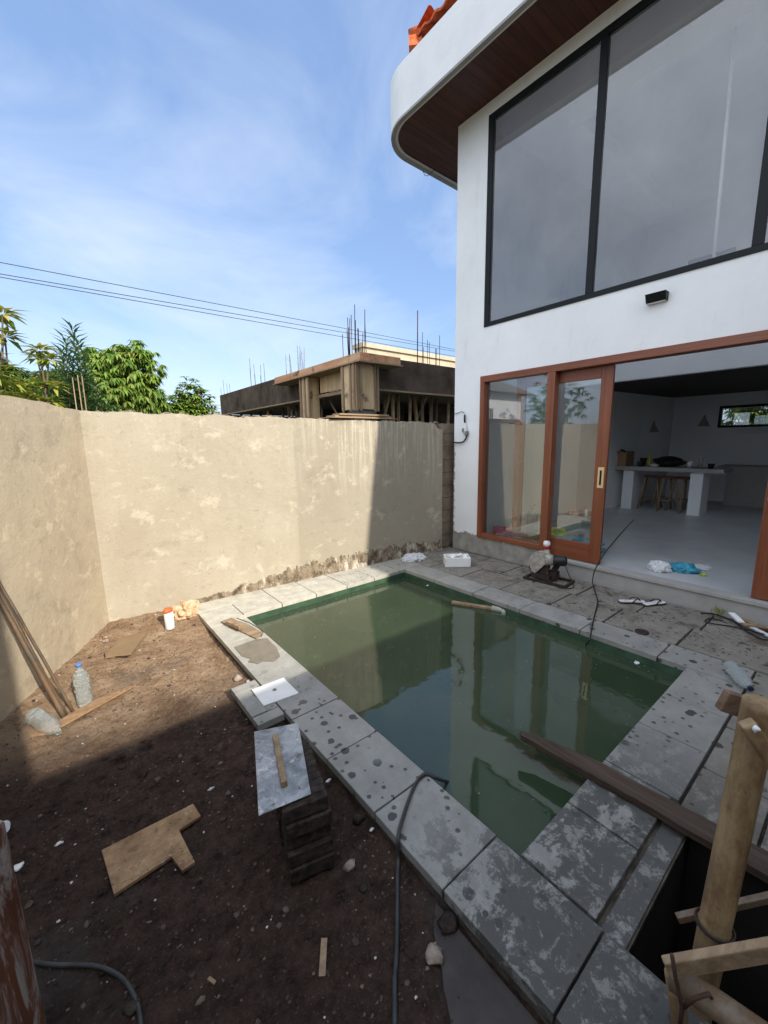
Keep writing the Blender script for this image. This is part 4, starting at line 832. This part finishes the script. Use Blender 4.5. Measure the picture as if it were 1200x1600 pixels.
# long leaning poles
def onleft(px, py, off=.03):
    d = ray(px, py); t = ((C0 + WL_N * off) - CAM).dot(WL_N) / d.dot(WL_N); return CAM + d * t
M_POLE = mk_bamboo('speckled_pole', (.06, .045, .032), (.20, .155, .11))
tops = [(-60, 895), (-60, 880), (-50, 862)]
for (bx, by), (tx, ty), r_, mt_, lab in (((101, 1121), (0, 958), 0.016, M_POLE, 'thick grey pole leaning on the left wall, lowest of the three'), ((104, 1117), (0, 946), 0.009, M_POLE, 'middle thin pole leaning on the left wall between two others'), ((115, 1113), (0, 934), 0.009, M_POLE, 'thin pole leaning on the left wall, its foot nearest the standing bottle')):
    f_ = S(bx, by, .01); h_ = onleft(tx, ty, .05); e_ = f_ + (h_ - f_) * 1.25
    o_ = (e_ - C0).dot(WL_N)
    if o_ < .02: e_ += WL_N * (.02 - o_)
    tag(MB().tube([f_ + (e_ - f_) * (k / 12) + Vector((0, 0, .004 * math.sin(k * 1.7))) for k in range(13)], r_, 10).build('leaning_pole', mt_), lab, 'pole', 'poles leaning on the left wall')
# canister and bag
cb = S(266, 982); cn_ = empty('paint_canister', cb, 'small white canister with orange lid standing in sunlit soil', 'canister')
MB().lathe([(.038, 0), (.042, .01), (.042, .16), (.038, .165)], 22, Matrix.Translation(cb)).build('can', M_WHITEP, cn_); MB().blob(cb + Vector((-.005, 0, .185)), (.040, .040, .028), 2, .25, 3).build('lid', M_ORANGE, cn_)
crumple('plastic_bag', S(290, 965) + Vector((.03, .05, -.005)), (.11, .09, .09), M_BAGY, 'crumpled pinkish bag heaped beside the white canister', 'bag', 21, .6, .5)
n1, n2 = S(164, 1026, .015), S(200, 1026, .015); tag(MB().beam(n1, n2, .008, .008).beam(n1 + Vector((0, -.02, -.0)), n1 + Vector((0, .02, .015)), .008, .01).build('iron_nail', M_IRON), 'black iron spike lying across the dusty board in the sun', 'spike')
# stones and scraps one can pick out
for i, (px, py, r_, mt_, lab) in enumerate(((546, 1356, .026, M_ROCK, 'pale knobbly stone lying on dark soil to one side of the hose'), (372, 1062, .035, M_ROCK, 'brownish stone at the corner where the coping widens'), (388, 1066, .02, M_ROCK, 'small stone wedged beside the coping corner'), (560, 1282, .030, M_DBRICK, 'dark flat stone by the coping edge'), (568, 1390, .020, M_DBRICK, 'dark grey stone near the pale knobbly one'), (678, 1495, .035, M_ROCK, 'brown stone near the slurry at the coping foot'), (700, 1448, .04, M_DBRICK, 'brown lump leaning on the coping foot'), (208, 1577, .022, M_DBRICK, 'grey chip inside the bend of the foreground hose'), (165, 1003, .025, M_ROCK, 'pale lump of mortar by the left wall corner'))):
    p = S(px, py); tag(MB().blob(p + Vector((0, 0, r_ * .4)), (r_, r_ * .8, r_ * .6), 2, .32, i + 60).build('stone', mt_), lab, 'stone')
for i, (px, py, L, wd, mt_, lab) in enumerate(((505, 1140 + 355, .10, .022, M_OLDWOOD, 'pale splinter of wood on the soil in the foreground'), (695, 1468, .10, .012, M_OLDWOOD, 'thin stick on the soil beside the slurry'), (513, 1220, .035, .012, M_FOAM, 'white scrap on soil beside the mortar board'), (581, 1296, .025, .012, M_FOAM, 'white chip near the coping edge'), (27, 1355, .04, .03, M_FOAM, 'cream chip beside the brown post'), (92, 1318, .03, .018, M_FOAM, 'small white chip on dark soil near the post'), (331, 1227 + 305, .03, .01, M_OLDWOOD, 'tiny pale wood chip in the foreground soil'), (330, 1232, .03, .02, M_CLOTH, 'whitish flake in the soil left of the mortar board'))):
    p = S(px, py, .006); a_ = R(0, PI); dv = Vector((math.cos(a_), math.sin(a_), .1)) * L / 2
    mb = MB().beam(p - dv, p + dv, wd, .005) if mt_ is M_OLDWOOD else MB().blob(p, (L * .5, wd * .45, .006), 2, .5, i + 20)
    tag(mb.build('scrap_chip', mt_), lab, 'scrap')
# brown post at the left, cup behind it
pc = Vector((-1.531, -2.60, 0)) - Vector((.777, -.63, 0)) * .108
po = empty('timber_post', (pc.x, pc.y, -.09), 'brown painted timber post with white smears, standing close by', 'post')
Mx = Matrix.Translation((pc.x, pc.y, 0)) @ Matrix.Rotation(-.68, 4, 'Z')
MB().box((-.065, -.065, -.10), (.065, .065, .70), Mx).build('post_body', M_POST, po, bevel=.012)
MB().beam(Mx @ Vector((-.067, -.0675, .35)), Mx @ Vector((.066, -.0675, .43)), .003, .008).build('white_string', M_CLOTH, po)
cpz = S(6, 1292, .03); tag(MB().lathe([(.020, -.03), (.026, .035)], 18, Matrix.Translation(cpz) @ Matrix.Rotation(1.1, 4, 'X')).build('paper_cup', M_WHITEP), 'white cup lying on the soil just behind the brown post', 'cup')
# ------------------------------------------------------------------ bamboo frame in the near right corner
bb = empty('bamboo_scaffold', (.10, -3.79, -1.0), 'thick bamboo post with tied boards rising from the dark pit', 'bamboo frame')
def T_(px, py, t): return CAM + ray(px, py) * t
top = T_(1189, 1097, 1.06); btm = T_(1098, 1535, 1.22); dirn = (btm - top)
pts = [top + dirn * k for k in (0, .02, .30, .31, .32, .60, .76, .77, .78, 1.0, 1.6, 2.4)]
rs = [.037, .038, .037, .037, .0375, .037, .037, .040, .037, .036, .036, .036]
mb = MB().tube(pts, rs, 24); mb.build('post', M_BAMBOO, bb)
MB().beam(T_(1128, 1093, 1.17), T_(1300, 1150, 1.17), .025, .062).build('rail', M_RAILD, bb, bevel=.003)
MB().beam(T_(1166, 1128, 1.0), T_(1280, 1300, .98), .03, .035, (0.6, -.8, .2)).build('brace', M_BAMBOO, bb, bevel=.006)
MB().blob(T_(1181, 1139, .975), .0085, 2, .3, 2).build('nail_head', M_FOAM, bb)
MB().beam(T_(1058, 1435, 1.38), T_(1300, 1380, 1.30), .02, .028).build('crossbar', M_BAMBOOD, bb, bevel=.004)
MB().beam(T_(1040, 1512, 1.08), T_(1330, 1462, 1.0), .022, .055).build('crossbar', M_OLDWOODX, bb, bevel=.004)
MB().tube([T_(1048, 1525, 1.12), T_(1120, 1570, 1.05), T_(1230, 1650, .95)], [.032, .034, .036], 14).build('crossbar', M_BAMBOOD, bb)
MB().tube([T_(1052, 1522, 1.16), T_(1060, 1580, 1.18), T_(1070, 1700, 1.22)], .022, 12).build('upright', M_BAMBOO, bb)
def wrap(c, ax, r_, turns=2.2):
    ax = ax.normalized(); u = ax.cross(Vector((0, 0, 1))).normalized(); v = ax.cross(u); return [c + (u * math.cos(a) + v * math.sin(a)) * r_ + ax * (a / (2 * PI) * .006) for a in [k * .3 for k in range(int(turns * 2 * PI / .3))]]
MB().tube(wrap(top + dirn * .765, dirn, .045), .0032, 6).build('tie_wire', M_IRON, bb)
MB().tube([T_(1050, 1492, 1.02), T_(1056, 1530, 1.03), T_(1066, 1575, 1.03), T_(1060, 1620, 1.05)], .005, 6).tube([T_(1066, 1575, 1.03), T_(1085, 1560, 1.01), T_(1108, 1553, 1.0), T_(1112, 1560, 1.06)], .005, 6).build('tie_wire', M_RED2, bb)

# ------------------------------------------------------------------ the building site behind the wall
NB = empty('construction_building', (4.5, 3.9, 0), 'unfinished concrete building with formwork, props and bare steel bars', 'building')
mb = MB().box((4.5, 3.9, 2.93), (20, 4.0, 3.66)).box((4.5, 4.0, 2.93), (4.6, 14.2, 3.72)); mb.build('beam', M_BEAM, NB)
mb = MB().box((4.62, 4.02, 2.95), (20, 14.2, 3.05)).box((4.55, 3.95, 3.60), (20, 14.2, 3.66)); mb.build('slab', M_CONC, NB)
mb = MB().box((4.48, 3.86, 2.885), (20, 4.04, 2.925)).box((4.46, 4.04, 2.885), (4.64, 14.2, 2.925)); mb.build('beam_plank', M_OLDWOODX, NB)
mb = MB().box((4.02, 3.42, 3.42), (5.18, 4.3, 3.585)).box((4.02, 4.3, 3.42), (4.5, 7.7, 3.585)); mb.build('canopy_edge', M_FORMR, NB, bevel=.01)
mb = MB().box((3.98, 3.38, 3.385), (5.22, 4.28, 3.415)).box((3.98, 4.28, 3.385), (4.49, 7.75, 3.415)); mb.build('canopy_board', M_OLDWOODX, NB)
mb = MB().box((4.04, 3.62, 2.42), (4.66, 4.20, 3.38)); mb.build('column_formwork', M_FORM, NB)
mb = MB()
for x in (4.06, 4.16, 4.56, 4.64): mb.box((x - .025, 3.585, 2.38), (x + .025, 3.618, 3.38))
for y in (3.66, 3.80, 4.10): mb.box((4.005, y - .03, 2.38), (4.038, y + .03, 3.38))
mb.build('batten', M_OLDWOOD, NB)
mb = MB().box((4.16, 3.68, .2), (4.60, 4.14, 2.41)); mb.build('column', M_CONC, NB)
mb = MB().box((4.10, 5.85, 1.6), (4.42, 6.2, 3.38)); mb.build('column_formwork', M_FORM, NB)
mb = MB()
for y in (5.80, 6.02, 6.24): mb.box((4.06, y - .03, 1.6), (4.098, y + .03, 3.38))
mb.build('batten', M_OLDWOOD, NB)
mb = MB().box((4.40, 4.35, 2.98), (4.44, 5.75, 3.38)); mb.build('panel', M_FORM, NB)
mb = MB().box((4.36, 4.3, 2.86), (4.48, 5.8, 2.94)).box((4.34, 4.4, 2.945), (4.395, 5.2, 2.975)); mb.build('lower_beam', M_OLDWOODX, NB)
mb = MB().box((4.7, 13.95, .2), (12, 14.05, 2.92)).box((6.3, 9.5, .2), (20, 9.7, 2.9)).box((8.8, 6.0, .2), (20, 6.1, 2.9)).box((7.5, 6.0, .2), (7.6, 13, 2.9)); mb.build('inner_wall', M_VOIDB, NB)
for a_, b_ in (((4.9, 4.3, .8), (5.5, 4.2, 2.9)), ((6.2, 4.5, 1.4), (6.9, 4.3, 2.9)), ((5.3, 5.2, 1.2), (4.8, 6.0, 2.9)), ((4.8, 7.6, 1.4), (4.9, 8.6, 2.9))): MB().beam(a_, b_, .05, .05).build('diagonal_brace', M_OLDWOODX, NB)
struct(MB().box((4.4, 3.8, -.15), (20, 14.3, -.05)).build('building_floor', M_VOID))
def rebar(cx, cy, z0, hs, sp=.2):
    for k, h in enumerate(hs):
        a = 2 * PI * k / len(hs); x, y = cx + math.cos(a) * sp, cy + math.sin(a) * sp
        MB().tube([(x, y, z0), (x + R(-.02, .02), y + R(-.02, .02), z0 + h)], .008, 5).build('rebar', M_RED2, NB)
rebar(4.5, 4.4, 3.6, (.5, .8, .6, .9, .7), .2); rebar(4.22, 3.78, 3.57, (1.0, .62, .9, .55, .75, .7, .45, .8), .20); MB().tube([(4.1, 3.7, 3.57), (4.16, 3.75, 4.62)], .008, 5).build('rebar', M_RED2, NB)
rebar(5.6, 12.7, 3.6, (1.0, 1.3, .9, 1.5, 1.1, 1.2, .8, 1.3), .30); rebar(5.2, 15.5, 3.5, (.9, 1.1, .7, .9), .2)
rebar(7.1, 4.35, 3.65, (.55, .75, .6, .95, .7, .5, .85), .24); MB().tube([(6.55, 4.3, 3.65), (6.56, 4.3, 5.05)], .014, 5).build('rebar', M_RED2, NB)
k = 0
def prop(x, y, r_, lean=0, lab=''):
    tag(MB().tube([(x + lean, y, -.05), (x + lean * .4, y + R(-.02, .02), 1.6), (x, y, 2.885)], r_, 8).build('bamboo_prop', M_BAMBOO if rnd.random() < .6 else M_BAMBOOD), lab, 'prop', 'bamboo props holding up the unfinished beams')
for x, ln in ((5.20, 0), (5.42, .04), (5.55, 0), (5.85, -.03), (6.15, 0), (6.42, .5), (6.70, 0), (7.05, .03), (7.4, 0), (7.75, -.04), (8.1, 0)): prop(x, 4.1 + R(-.02, .4), R(.035, .055), ln, 'round prop under the black beam facing the yard, in a row of many')
for y in (4.6, 5.0, 5.35, 6.6, 6.95, 7.4, 7.9, 8.3, 8.8, 9.3, 9.9, 10.6, 11.2, 12.0, 12.8, 13.6): prop(4.70 + R(0, .5), y, R(.035, .055), R(-.1, .1), 'round prop under the long beam running away from the yard, in a row of many')
# boards on the wall top
mb = MB().box((1.50, .50, 2.01), (2.42, .72, 2.035)).box((1.56, .48, 2.037), (2.36, .66, 2.058)); mb.box((1.42, .46, 2.00), (2.50, .70, 2.009)); tag(mb.build('scaffold_boards', M_OLDWOODX, bevel=.003), 'two grey boards lying on top of the boundary wall', 'boards')
# pale flat roofed house beyond
WH = empty('cream_building', (7.4, 8.2, 0), 'cream flat roofed building with stepped cornice behind the building site', 'building')
MB().box((11.4, 14.3, -.1), (30, 14.9, 4.4)).build('wall', M_CREAM, WH)
cq = P(567, 534, 'y', 14.0); zc = cq.z
MB().box((cq.x, 14.0, zc - .22), (32, 14.95, zc)).build('cornice', M_CREAM, WH); MB().box((cq.x + .12, 14.12, zc - .62), (32, 14.93, zc - .23)).build('cornice_board', M_CREAM, WH); MB().box((cq.x + .25, 14.2, zc - .9), (32, 14.91, zc - .63)).build('cornice_step', M_CREAM, WH)
# ------------------------------------------------------------------ trees
def at(px, py, dist):
    d = ray(px, py); h = math.hypot(d.x, d.y); return CAM + d * (dist / h)
def tree_base(name, x, y, lab, cat='tree', grp=None): return empty(name, (x, y, -.15), lab, cat, grp)
def trunk(t, x, y, H_, r_, crown_c, nb=7, spread=1.0, z0=-.15):
    mb = MB(); c = Vector(crown_c)
    mid = Vector((x + R(-.1, .1), y + R(-.1, .1), H_)); mb.tube([(x, y, z0), Vector((x, y, z0)).lerp(mid, .5) + Vector((R(-.08, .08), R(-.08, .08), 0)), mid], [r_, r_ * .8, r_ * .65], 8)
    for k in range(nb):
        a = 2 * PI * k / nb + R(-.3, .3); e = c + Vector((math.cos(a) * spread * R(.5, .9), math.sin(a) * spread * R(.5, .9), R(-.3, .25) * spread))
        mb.tube([mid - Vector((0, 0, R(0, .4))), mid.lerp(e, .5) + Vector((0, 0, .1)), e], [r_ * .45, r_ * .28, r_ * .08], 6)
    mb.build('trunk', M_BARK, t)
def crown(t, mat, blobs, tufts, nl, L, wd, droop, name='crown', inner=.35):
    mb = MB()
    tot = sum(r[0] * r[1] * r[2] for _, r in blobs) ** 1
    for c, r in blobs:
        n = int(tufts * (r[0] * r[1] * r[2]) ** .667 / sum((q[0] * q[1] * q[2]) ** .667 for _, q in blobs))
        for _ in range(n):
            v = Vector((rnd.gauss(0, 1), rnd.gauss(0, 1), rnd.gauss(0, 1))).normalized(); k = R(inner, 1.0) ** .5; k *= 1 + .42 * mnoise.noise(v * 2.6 + Vector(c))
            if mnoise.noise(v * 3.1 + Vector(c) * 2.7) < -.16: continue
            p = Vector(c) + Vector((v.x * r[0], v.y * r[1], v.z * r[2])) * k
            for j in range(nl):
                a = 2 * PI * j / nl + R(-.4, .4); dv = Vector((math.cos(a), math.sin(a), -droop + R(-.35, .35))) + v * .5
                mb.leaf(p, dv, L * R(.7, 1.2), wd * R(.8, 1.2), bend=.35)
    return mb.build(name, mat, t)
D = 12.5
def bl(px, py, rp, dist, k=1.0, dd=0):     # blob at a photo point, radius in photo pixels
    p = at(px, py, dist + dd); r = rp / FPX * (p - CAM).dot(CF); return (p, (r * k, r * 1.0, r))
mg = [bl(205, 572, 38, D), bl(170, 575, 30, D, 1, .4), bl(222, 610, 30, D, 1, -.2), bl(160, 610, 36, D, 1, -.4), bl(200, 625, 42, D), bl(150, 556, 18, D, 1, .3), bl(212, 552, 16, D), bl(182, 560, 16, D), bl(190, 655, 50, D), bl(238, 640, 22, D)]
t = tree_base('mango_tree', mg[4][0].x, mg[4][0].y, 'bushy broad leaved tree with drooping glossy leaves behind the wall'); trunk(t, mg[4][0].x, mg[4][0].y, 2.2, .12, mg[0][0], 7, .8)
crown(t, M_LMANGO, mg, 2300, 8, .22, .062, .75)
D = 16; t3 = [bl(298, 612, 20, D), bl(280, 628, 18, D), bl(315, 625, 18, D), bl(275, 645, 20, D), bl(300, 650, 24, D), bl(330, 648, 14, D), bl(262, 640, 22, D), bl(290, 640, 24, D), bl(318, 640, 18, D)]
t = tree_base('small_tree', t3[0][0].x, t3[0][0].y, 'light green airy tree beyond the wall, between the bushy tree and the building site'); trunk(t, t3[0][0].x, t3[0][0].y, 2.2, .08, t3[0][0], 5, .7)
crown(t, M_LMANGO, t3, 800, 7, .20, .08, .2, inner=.1)
def stems(name, lab, base, tops, mat, L, wd, n, ang=.8, smat=M_BARK, r_=.012, cat='shrub'):
    t = tree_base(name, base.x, base.y, lab, cat); mb = MB(); lf = MB(); b0 = Vector((base.x, base.y, -.15))
    for tp in tops:
        mid = b0.lerp(tp, .6) + Vector((R(-.1, .1), R(-.1, .1), 0)); ps = [b0, mid, tp]; mb.tube(ps, [r_ * 2, r_ * 1.3, r_ * .5], 6)
        for k in range(n):
            f_ = k / n; p = (mid.lerp(tp, f_ * 1.0)); a = k * 2.4; dv = Vector((math.cos(a) * ang, math.sin(a) * ang, .75 - .55 * (1 - f_) + R(-.2, .2)))
            lf.leaf(p, dv, L * R(.7, 1.15), wd, bend=.3)
    mb.build('stem', smat, t); lf.build('foliage', mat, t); return t
D = 10.5
stems('narrow_leaved_shrub', 'tall narrow leaved shrub rising above the wall, its tip highest of all', at(115, 640, D), [at(px, py, D + R(-.3, .3)) for px, py in ((112, 512), (102, 530), (122, 535), (95, 548), (130, 550), (88, 575), (138, 590), (110, 560), (75, 600), (120, 600), (100, 610), (150, 625), (85, 630), (135, 620), (165, 632), (110, 625), (60, 630), (180, 640), (70, 615), (150, 600))], M_LSPIKE, .30, .050, 110)
def fans(name, lab, base, heads, L, wd, mat, nl=12, cat='tree', r_=.03):
    t = tree_base(name, base.x, base.y, lab, cat); mb = MB(); lf = MB(); b0 = Vector((base.x, base.y, -.15))
    for h in heads:
        mb.tube([b0, b0.lerp(h, .6) + Vector((R(-.15, .15), R(-.15, .15), .1)), h], [r_, r_ * .7, r_ * .35], 7)
        for k in range(nl):
            a = k * 2.4 + R(-.2, .2); dv = Vector((math.cos(a), math.sin(a), R(-.35, .9))); lf.leaf(h + dv * .03, dv, L * R(.75, 1.2), wd * R(.8, 1.2), bend=.35)
    mb.build('branch', M_BARK, t); lf.build('foliage', mat, t); return t
D = 8.5
fans('yellow_leaved_tree', 'spindly tree with tufts of yellow green leaves at the edge of the view', at(4, 640, D), [at(px, py, D + R(-.4, .4)) for px, py in ((4, 492), (-14, 500), (8, 528), (2, 580), (-12, 590), (10, 598), (-25, 560), (-5, 620), (-20, 630), (-30, 520))], .28, .085, M_LYEL, 26)
D = 9.5
fans('yellow_leaved_tree', 'low plant with yellow green leaf tufts between the spindly tree and the narrow leaved shrub', at(60, 650, D), [at(px, py, D + R(-.4, .4)) for px, py in ((62, 548), (76, 562), (58, 560), (70, 592), (50, 600), (40, 612), (22, 606), (84, 605), (62, 622), (30, 628), (10, 622), (46, 632), (80, 628), (18, 636))], .24, .07, M_LYEL, 30)
D = 13; dk_ = [bl(10, 600, 26, D), bl(-10, 575, 22, D), bl(40, 628, 30, D), bl(5, 640, 34, D), bl(80, 640, 28, D), bl(120, 640, 28, D, 1, 1), bl(100, 608, 30, D, 1, 1.5), bl(65, 600, 20, D, 1, 1.5), bl(135, 605, 26, D, 1, 1.5), bl(25, 590, 16, D)]
t = tree_base('dark_leaved_tree', dk_[3][0].x, dk_[3][0].y, 'dark bushy tree behind the yellow leaved plants'); trunk(t, dk_[3][0].x, dk_[3][0].y, 1.8, .1, dk_[2][0], 6, .8); crown(t, M_LDARK, dk_, 2600, 7, .20, .060, .4)
# stakes by the shrub
for px, h_, lab in ((113, 590, 'brown stake standing in front of the narrow leaved shrub, leftmost of three'), (121, 586, 'brown stake before the narrow leaved shrub, middle of three'), (128, 588, 'brown stake before the narrow leaved shrub, rightmost of three')):
    tp = at(px, h_, 5.2); bt = at(px + 6, 650, 5.2); tag(MB().tube([(bt.x, bt.y, -.15), tp], .005, 6).build('garden_stake', M_OLDWOOD), lab, 'stake')
# small weeds on the slab of the building site
for px, py, lab in ((470, 545, 'green weed growing on the concrete roof edge'), ((455), 553, 'smaller green weed at the roof edge of the building site')):
    d_ = P(px, py, 'x', 4.7); stems('roof_weed', lab, Vector((d_.x, d_.y, 0)), [d_ + Vector((R(-.2, .2), R(-.2, .2), R(-.1, .1))) for _ in range(4)], M_LSPIKE, .14, .02, 10, cat='weed')
# behind the back window of the house, in the sun
t = tree_base('garden_bush', 13.4, -2.4, 'bright green bush seen through the small back window', 'bush'); crown(t, M_LMANGO, [(Vector((13.4, -1.4, 1.7)), (.9, 1.2, 1.3)), (Vector((13.3, -3.0, 1.5)), (.9, 1.3, 1.3)), (Vector((13.5, -2.2, 2.4)), (.9, 1.3, .8))], 2200, 8, .20, .075, .3)
# power lines
for (a, b_, ya, yb2, lab) in (((0, 410), (705, 545), 14, 22, 'uppermost thin power line crossing the sky'), ((0, 428), (705, 548), 14, 22, 'middle power line crossing the sky, close above another'), ((0, 433), (705, 556), 14, 22, 'lowest of the power lines crossing the sky')):
    p0, p1 = at(*a, 14), at(*b_, 24); d_ = (p1 - p0); p0 = p0 - d_ * .4; p1 = p1 + d_ * .5; n_ = 40
    sag = 1.0
    def sg(t): return Vector((0, 0, -sag * (4 * t * (1 - t)) * 0.0))
    tag(MB().tube([p0.lerp(p1, k / n_) + sg(k / n_) for k in range(n_ + 1)], .010, 5).build('power_line', M_CABLE), lab, 'power line', 'power lines over the yard')
for k in range(4):
    p0, p1 = at(255, 617 + k * 7, 20), at(352, 634 + k * 5, 30); tag(MB().tube([p0, p0.lerp(p1, .5) - Vector((0, 0, .1)), p1], .012, 5).build('low_wire', M_CABLE), 'thin low wire running past the airy tree to the building site', 'wire', 'low wires beside the airy tree')
# ------------------------------------------------------------------ what stands outside the view (mirrored in the glass, shading the yard)
NH = empty('neighbour_house', (-9, 11, -.15), 'white house with barred windows beyond the wall, seen mirrored in the door glass', 'house')
MB().box((-14, 10.5, -.15), (-5.0, 16, 4.3)).build('wall', M_INT, NH)
for x in (-6.4, -8.6, -11.2):
    wn_ = MB().box((x, 10.46, 1.5), (x + 1.3, 10.499, 3.4)).build('window', M_WINB, NH); f = MB()
    for k in range(8): f.box((x + .04 + k * .17, 10.40, 1.5), (x + .07 + k * .17, 10.43, 3.4))
    f.box((x - .12, 10.38, 3.41), (x + 1.42, 10.498, 3.6)).box((x - .12, 10.38, 1.3), (x + 1.42, 10.498, 1.49)); f.build('bars', M_INT, wn_)
mb = MB(); mb.add([(-14.6,9.9,4.3),(-4.4,9.9,4.3),(-4.4,16.6,4.3),(-14.6,16.6,4.3),(-11.5,13.2,6.2),(-7.5,13.2,6.2)], [(0,1,5,4),(1,2,5),(2,3,4,5),(3,0,4),(3,2,1,0)]); mb.build('roof', M_ROOFN, NH)
for (x, y, s_k, lab) in ((-3.6, 7.2, 1.0, 'dark leafy tree beyond the wall, mirrored in the fixed window'), (-12.5, 7.5, 1.25, 'large dark leafy tree farther out, mirrored in the sliding door')):
    t = tree_base('garden_tree', x, y, lab); trunk(t, x, y, 2.2, .14, (x, y, 3.4), 6, 1.0); crown(t, M_LDARK, [(Vector((x, y, 3.6)), (1.2 * s_k, 1.2 * s_k, 1.1 * s_k)), (Vector((x + .8, y, 2.8)), (.9, .9, .8))], 330, 7, .30, .08, .4)
OB = empty('rear_building', (0, -7, -.15), 'plain rendered building behind the camera that shades the near yard', 'building')
MB().box((-9, -10, -.15), (-1.18, -6.0, 7.2)).build('tower', M_CREAM, OB); MB().box((-1.179, -10, -.15), (3.45, -6.0, 3.03)).build('wing', M_CREAM, OB)
